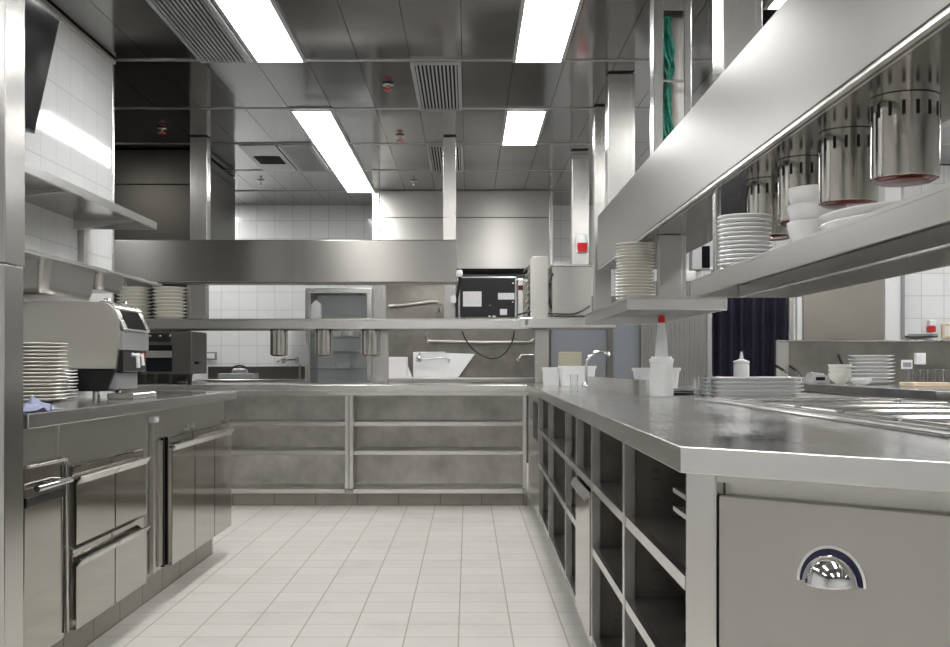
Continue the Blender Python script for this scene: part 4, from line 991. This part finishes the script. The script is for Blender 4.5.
# ------------------------------------------------------------------ beyond the right counter
t = thing('glass_screen', 'bluish clear plastic screen in a dark frame behind the far corner', 'screen', (1.1, 9.62, 0))
ga, gb, gc, gd = X(551, 9.6), X(607, 9.6), X(613, 9.6), X(641, 9.6)
fm = MB(); 
for a, b in ((ga - .02, ga), (gb, gc), (gd - .01, gd)): fm.box(a, b, 9.6, 9.64, 0, 1.62, .003)
fm.box(ga, gb, 9.6, 9.64, 1.58, 1.62).box(gc, gd - .01, 9.6, 9.64, 1.58, 1.62).box(ga, gb, 9.6, 9.64, 0, .1).box(gc, gd - .01, 9.6, 9.64, 0, .1)
fm.build('frame', 'dark_steel', t)
for a, b in ((ga, gb), (gc, gd - .01)):
    p = MB(); n = max(2, int((b - a) / .07))
    for k in range(n * 2):
        u0, u1 = a + (b - a) * k / (2 * n), a + (b - a) * (k + 1) / (2 * n)
        p.box(u0, u1, 9.614 + .004 * (k % 2), 9.618 + .004 * (k % 2), .1, 1.58)
    p.build('sheet', 'strip', t)
t = thing('ribbed_partition', 'grey vertically ribbed partition between plastic screen and navy curtain', 'partition', (1.8, 9.6, 0))
pa, pb = X(641, 9.55), X(707, 9.55)
p = MB(); n = 26
for k in range(n):
    u0, u1 = pa + (pb - pa) * k / n, pa + (pb - pa) * (k + 1) / n
    p.prism([(u0, 9.56), (u0 + (u1 - u0) * .25, 9.552), (u0 + (u1 - u0) * .75, 9.552), (u1, 9.56), (u1, 9.58), (u0, 9.58)], 0, 1.75)
p.build('sheet', 'grey_sheet', t)
MB().box(pb + .001, pb + .045, 9.545, 9.585, 0, 1.75, .003).build('edge_post', 'bright', t)
t = thing('curtain', 'dark navy curtain hanging behind the right worktop', 'curtain', (2.4, 9.7, 0))
ca, cb_ = X(712, 9.7), X(791, 9.7)
n = 90; b = bmesh.new(); G = []
for i in range(n + 1):
    u = i / n; x = ca + (cb_ - ca) * u; yy = 9.7 + .03 * math.sin(u * 46) + .014 * math.sin(u * 19 + 1)
    G.append([b.verts.new((x, yy + .004 * math.sin(z * 3 + i), z)) for z in (.02, .5, 1.0, 1.4, 1.85)])
for i in range(n):
    for j in range(4): b.faces.new((G[i][j], G[i + 1][j], G[i + 1][j + 1], G[i][j + 1]))
m_ = MB(); m_._merge(b); o = m_.build('fabric', 'navy', t, True)
sd = o.modifiers.new('thick', 'SOLIDIFY'); sd.thickness = .006
MB().tube([(ca - .02, 9.7, 1.87), (cb_ + .02, 9.7, 1.87)], .014, 8).build('rod', 'steel', t, True)
t = thing('steel_post', 'pale and grey paired post right of the navy curtain', 'post', (2.95, 9.6, 0))
MB().box(X(789, 9.62), X(794, 9.62), 9.62, 9.67, 0, 2.1, .003).build('grey_post', 'steel', t)
MB().box(X(797, 9.62), X(802.5, 9.62), 9.62, 9.67, 0, 2.1, .003).build('pale_post', 'white', t)
t = thing('shutter_panel', 'stainless panel with horizontal streaks above the far splashback', 'panel', (3.3, 9.6, 0))
MB().box(X(803.5, 9.6), X(884, 9.6), 9.60, 9.66, 0, 1.95, .003).build('sheet', 'shutter', t)
t = thing('steel_post', 'grey post before the white tiles at far right', 'post', (3.86, 9.6, 0))
MB().box(X(901.5, 9.6), X(905, 9.6), 9.6, 9.64, 0, 2.3, .002).build('column', 'grey', t)
struct(MB().box(X(885, 9.62), X(901, 9.62), 9.62, 9.78, 0, TP).build('trim_5', 'white'))
struct(MB().box(X(905, 9.7), XR, 9.72, 9.84, 0, TP).build('wall_inner', 'tile_x'))
t = thing('splashback', 'stainless upstand panel behind the far right worktop', 'splashback', (3.2, 9.0, 0))
sa = X(776, 9.0)
MB().box(sa, 4.6, 9.0, 9.05, 0, Z(341.5, 9.0), .003).build('sheet', 'inner', t)
MB().box(sa - .002, 4.6, 8.985, 9.055, Z(341.5, 9.0), Z(341.5, 9.0) + .012, .003).build('top_trim', 'bright', t)
MB().box(sa, sa + .1, 8.99, 8.9995, .6, Z(342, 9.0)).build('edge_strip', 'steel', t)
t = thing('worktop', 'far right stainless worktop with white plates, seen across the well', 'worktop', (3.3, 7.5, 0))
MB().prism([(2.50, 8.97), (2.58, 6.02), (2.64, 5.94), (4.6, 5.94), (4.6, 8.97)], CT - .06, CT, 'z', .006, 2).build('slab', 'top', t, True)
MB().box(2.72, 4.5, 6.05, 8.95, 0, CT - .061, .003).build('base', 'dark_steel', t)
stack(X(871.5, 7.9), 7.9, CT, 8, .162, .0262, .026, 'ceramic', 'large white plate', 'of the stack on the far right worktop', 'large plates on the far right worktop', jit=.004)
stack(X(840, 8.25), 8.25, CT, 3, .088, .034, .075, 'cream', 'cream bowl', 'of the stack left of the large white plates', 'cream bowls on the far right worktop', 'bowl', .002, bowl_mesh)
o = bowl_mesh(.07, .045).build('small_dish', 'milky', None, True, loc=(0, 0, 0)); o.location = (X(861, 7.4), 7.4, CT + .0006); tag(o, 'small pale dish in front of the large white plates', 'dish')
t = thing('kitchen_scale', 'grey kitchen scale with tilted display on the far right worktop', 'scale', (X(817, 8.6), 8.6, CT))
q = X(817, 8.6)
MB().prism([(q - .085, CT + .001), (q + .075, CT + .001), (q + .085, CT + .055), (q - .05, CT + .075)], 8.52, 8.7, 'y', .004).build('body', 'silver', t)
MB().prism([(q - .052, CT + .0755), (q + .05, CT + .0620), (q + .055, CT + .075), (q - .042, CT + .09)], 8.58, 8.72, 'y', .002).build('platform', 'bright', t)
MB().box(q - .035, q + .035, 8.513, 8.519, CT + .022, CT + .048).build('display', 'screen', t)
for k, (a, b_, c_, d_, lab) in enumerate(((782.5, 365, 791, 380, 'black handled ladle leaning by the navy curtain, left of two'), (797.5, 366, 803, 380, 'black handled ladle leaning left of the kitchen scale'), (847, 355, 846.5, 370, 'black handled utensil upright behind the cream bowls'))):
    Yk = 8.75
    t = thing('ladle', lab, 'utensil', (X(c_, Yk), Yk, CT), 'utensils on the far right worktop')
    MB().tube([(X(a, Yk), Yk + .2, Z(b_, Yk)), (X((a + c_) / 2, Yk), Yk + .1, (Z(b_, Yk) + CT + .06) / 2)], .012, 8).build('handle', 'black', t, True)
    MB().tube([(X((a + c_) / 2, Yk), Yk + .1, (Z(b_, Yk) + CT + .06) / 2), (X(c_, Yk), Yk, CT + .035)], .007, 8).lathe([(0, -.02), (.025, -.012), (.034, .012), (.03, .012), (.02, -.008), (0, -.012)], (X(c_, Yk), Yk, CT + .022), 14).build('scoop', 'chrome', t, True)
t = thing('wall_socket', 'pale socket box on the far right upstand panel', 'socket', (X(919, 8.98), 8.97, 1.0))
MB().box(X(915, 8.97), X(924.5, 8.97), 8.94, 8.998, Z(364.5, 8.97), Z(353, 8.97), .005).build('case', 'white', t)
MB().box(X(917, 8.94), X(921, 8.94), 8.936, 8.9395, Z(361, 8.94), Z(356, 8.94), .001).build('switch', 'sticker', t)
t = thing('price_card_holder', 'small dark card frame with a white border near the socket', 'card holder', (X(907, 8.7), 8.7, CT))
MB().box(X(901.5, 8.7), X(912.5, 8.7), 8.70, 8.712, Z(369, 8.7), Z(360, 8.7), .001).build('frame', 'white', t)
MB().box(X(903, 8.7), X(911, 8.7), 8.695, 8.6995, Z(367, 8.7), Z(362.5, 8.7)).build('card', 'grey', t)
MB().box(X(906, 8.7), X(908, 8.7), 8.70, 8.712, CT + .0006, Z(369.2, 8.7)).build('stem', 'grey', t)
t = thing('cutting_board', 'pale wooden board at the end of the far right worktop', 'board', (X(930, 7.2), 7.2, CT))
MB().box(X(908, 7.1), X(949, 7.1), 7.0, 7.25, CT + .0006, CT + .028, .005, 2).build('board', 'wood', t)
for k in range(6):
    px = 909 + k * 7.6; yy = 7.55
    o = MB().lathe([(0, 0), (.022, 0), (.026, .01), (.030, .112), (.028, .112), (.024, .014), (0, .01)], (X(px, yy), yy, CT + .0006), 18).build('glass_cup', 'glass', None, True)
    tag(o, ['leftmost', 'second from left', 'third from left', 'fourth from left', 'fifth from left', 'rightmost'][k] + ' small glass cup in the row behind the wooden board', 'glass', 'glass cups on the far right worktop')
t = thing('soap_dispenser', 'white and red dispenser on the far right tiled wall', 'dispenser', (X(931.5, 9.7), 9.68, 1.35))
MB().box(X(928.5, 9.68), X(935.5, 9.68), 9.66, 9.7195, Z(326, 9.68), Z(320, 9.68), .01, 2).build('cap', 'white', t, True)
MB().box(X(928, 9.68), X(935, 9.68), 9.655, 9.7195, Z(332, 9.68), Z(326.2, 9.68), .008, 2).build('body', 'red', t, True)
t = thing('wall_shelf', 'small dark shelf on the far right tiled wall', 'shelf', (X(921, 9.65), 9.65, 1.26))
MB().box(X(906.5, 9.62), X(936, 9.62), 9.58, 9.7195, Z(337.5, 9.62), Z(335.5, 9.62), .002).build('board', 'dark_steel', t)
MB().box(X(906.5, 9.62), X(936, 9.62), 9.58, 9.584, Z(335.3, 9.62), Z(334, 9.62)).build('guard', 'grey', t)
t = thing('framed_notice', 'wooden framed picture cut by the right edge of the view', 'picture', (X(948, 9.7), 9.70, 1.27))
MB().box(X(942, 9.7), X(966, 9.7), 9.70, 9.7195, Z(338.5, 9.7), Z(324, 9.7), .004).build('frame', 'wood', t)
MB().box(X(944.5, 9.7), X(964, 9.7), 9.696, 9.6995, Z(336.5, 9.7), Z(326, 9.7)).build('picture', 'cream', t)
t = thing('wall_control_box', 'grey control cabinet seen beyond the end of the near shelf', 'box', (2.1, 9.9, 1.7))
MB().box(X(691, 9.9), X(712, 9.9), 9.86, 10.0, Z(270, 9.9), Z(242, 9.9), .005).build('case', 'silver', t)
MB().box(X(702, 9.85), X(710, 9.85), 9.852, 9.8595, Z(268, 9.85), Z(246, 9.85)).build('panel', 'screen', t)
MB().box(X(698, 9.9), X(702, 9.9), 9.94, 9.98, 0, Z(270.2, 9.9)).build('stand', 'steel', t)

# ------------------------------------------------------------------ light, camera
w = bpy.data.worlds.new('World'); bpy.context.scene.world = w; w.use_nodes = True
w.node_tree.nodes['Background'].inputs['Color'].default_value = (.75, .78, .8, 1)
w.node_tree.nodes['Background'].inputs['Strength'].default_value = .15
cd = bpy.data.cameras.new('camera'); cam = bpy.data.objects.new('camera', cd); C.objects.link(cam)
cam.location = (0, 0, H); cam.rotation_euler = (PI / 2, 0, 0)
cd.sensor_fit = 'HORIZONTAL'; cd.sensor_width = 36; cd.lens = F / 950 * 36
cd.shift_x = (475 - VX) / 950; cd.shift_y = (VY - 323.5) / 950
cd.clip_start = .05; cd.clip_end = 60
sc = bpy.context.scene; sc.camera = cam
sc.view_settings.view_transform = 'Standard'; sc.view_settings.look = 'None'
sc.view_settings.exposure = -.1; sc.view_settings.gamma = 1; sc.view_settings.use_curve_mapping = False
sc.cycles.use_denoising = True
sc.cycles.max_bounces = 14; sc.cycles.glossy_bounces = 8; sc.cycles.diffuse_bounces = 5; sc.cycles.transmission_bounces = 8
sc.cycles.sample_clamp_indirect = 5
sc.cycles.blur_glossy = .6
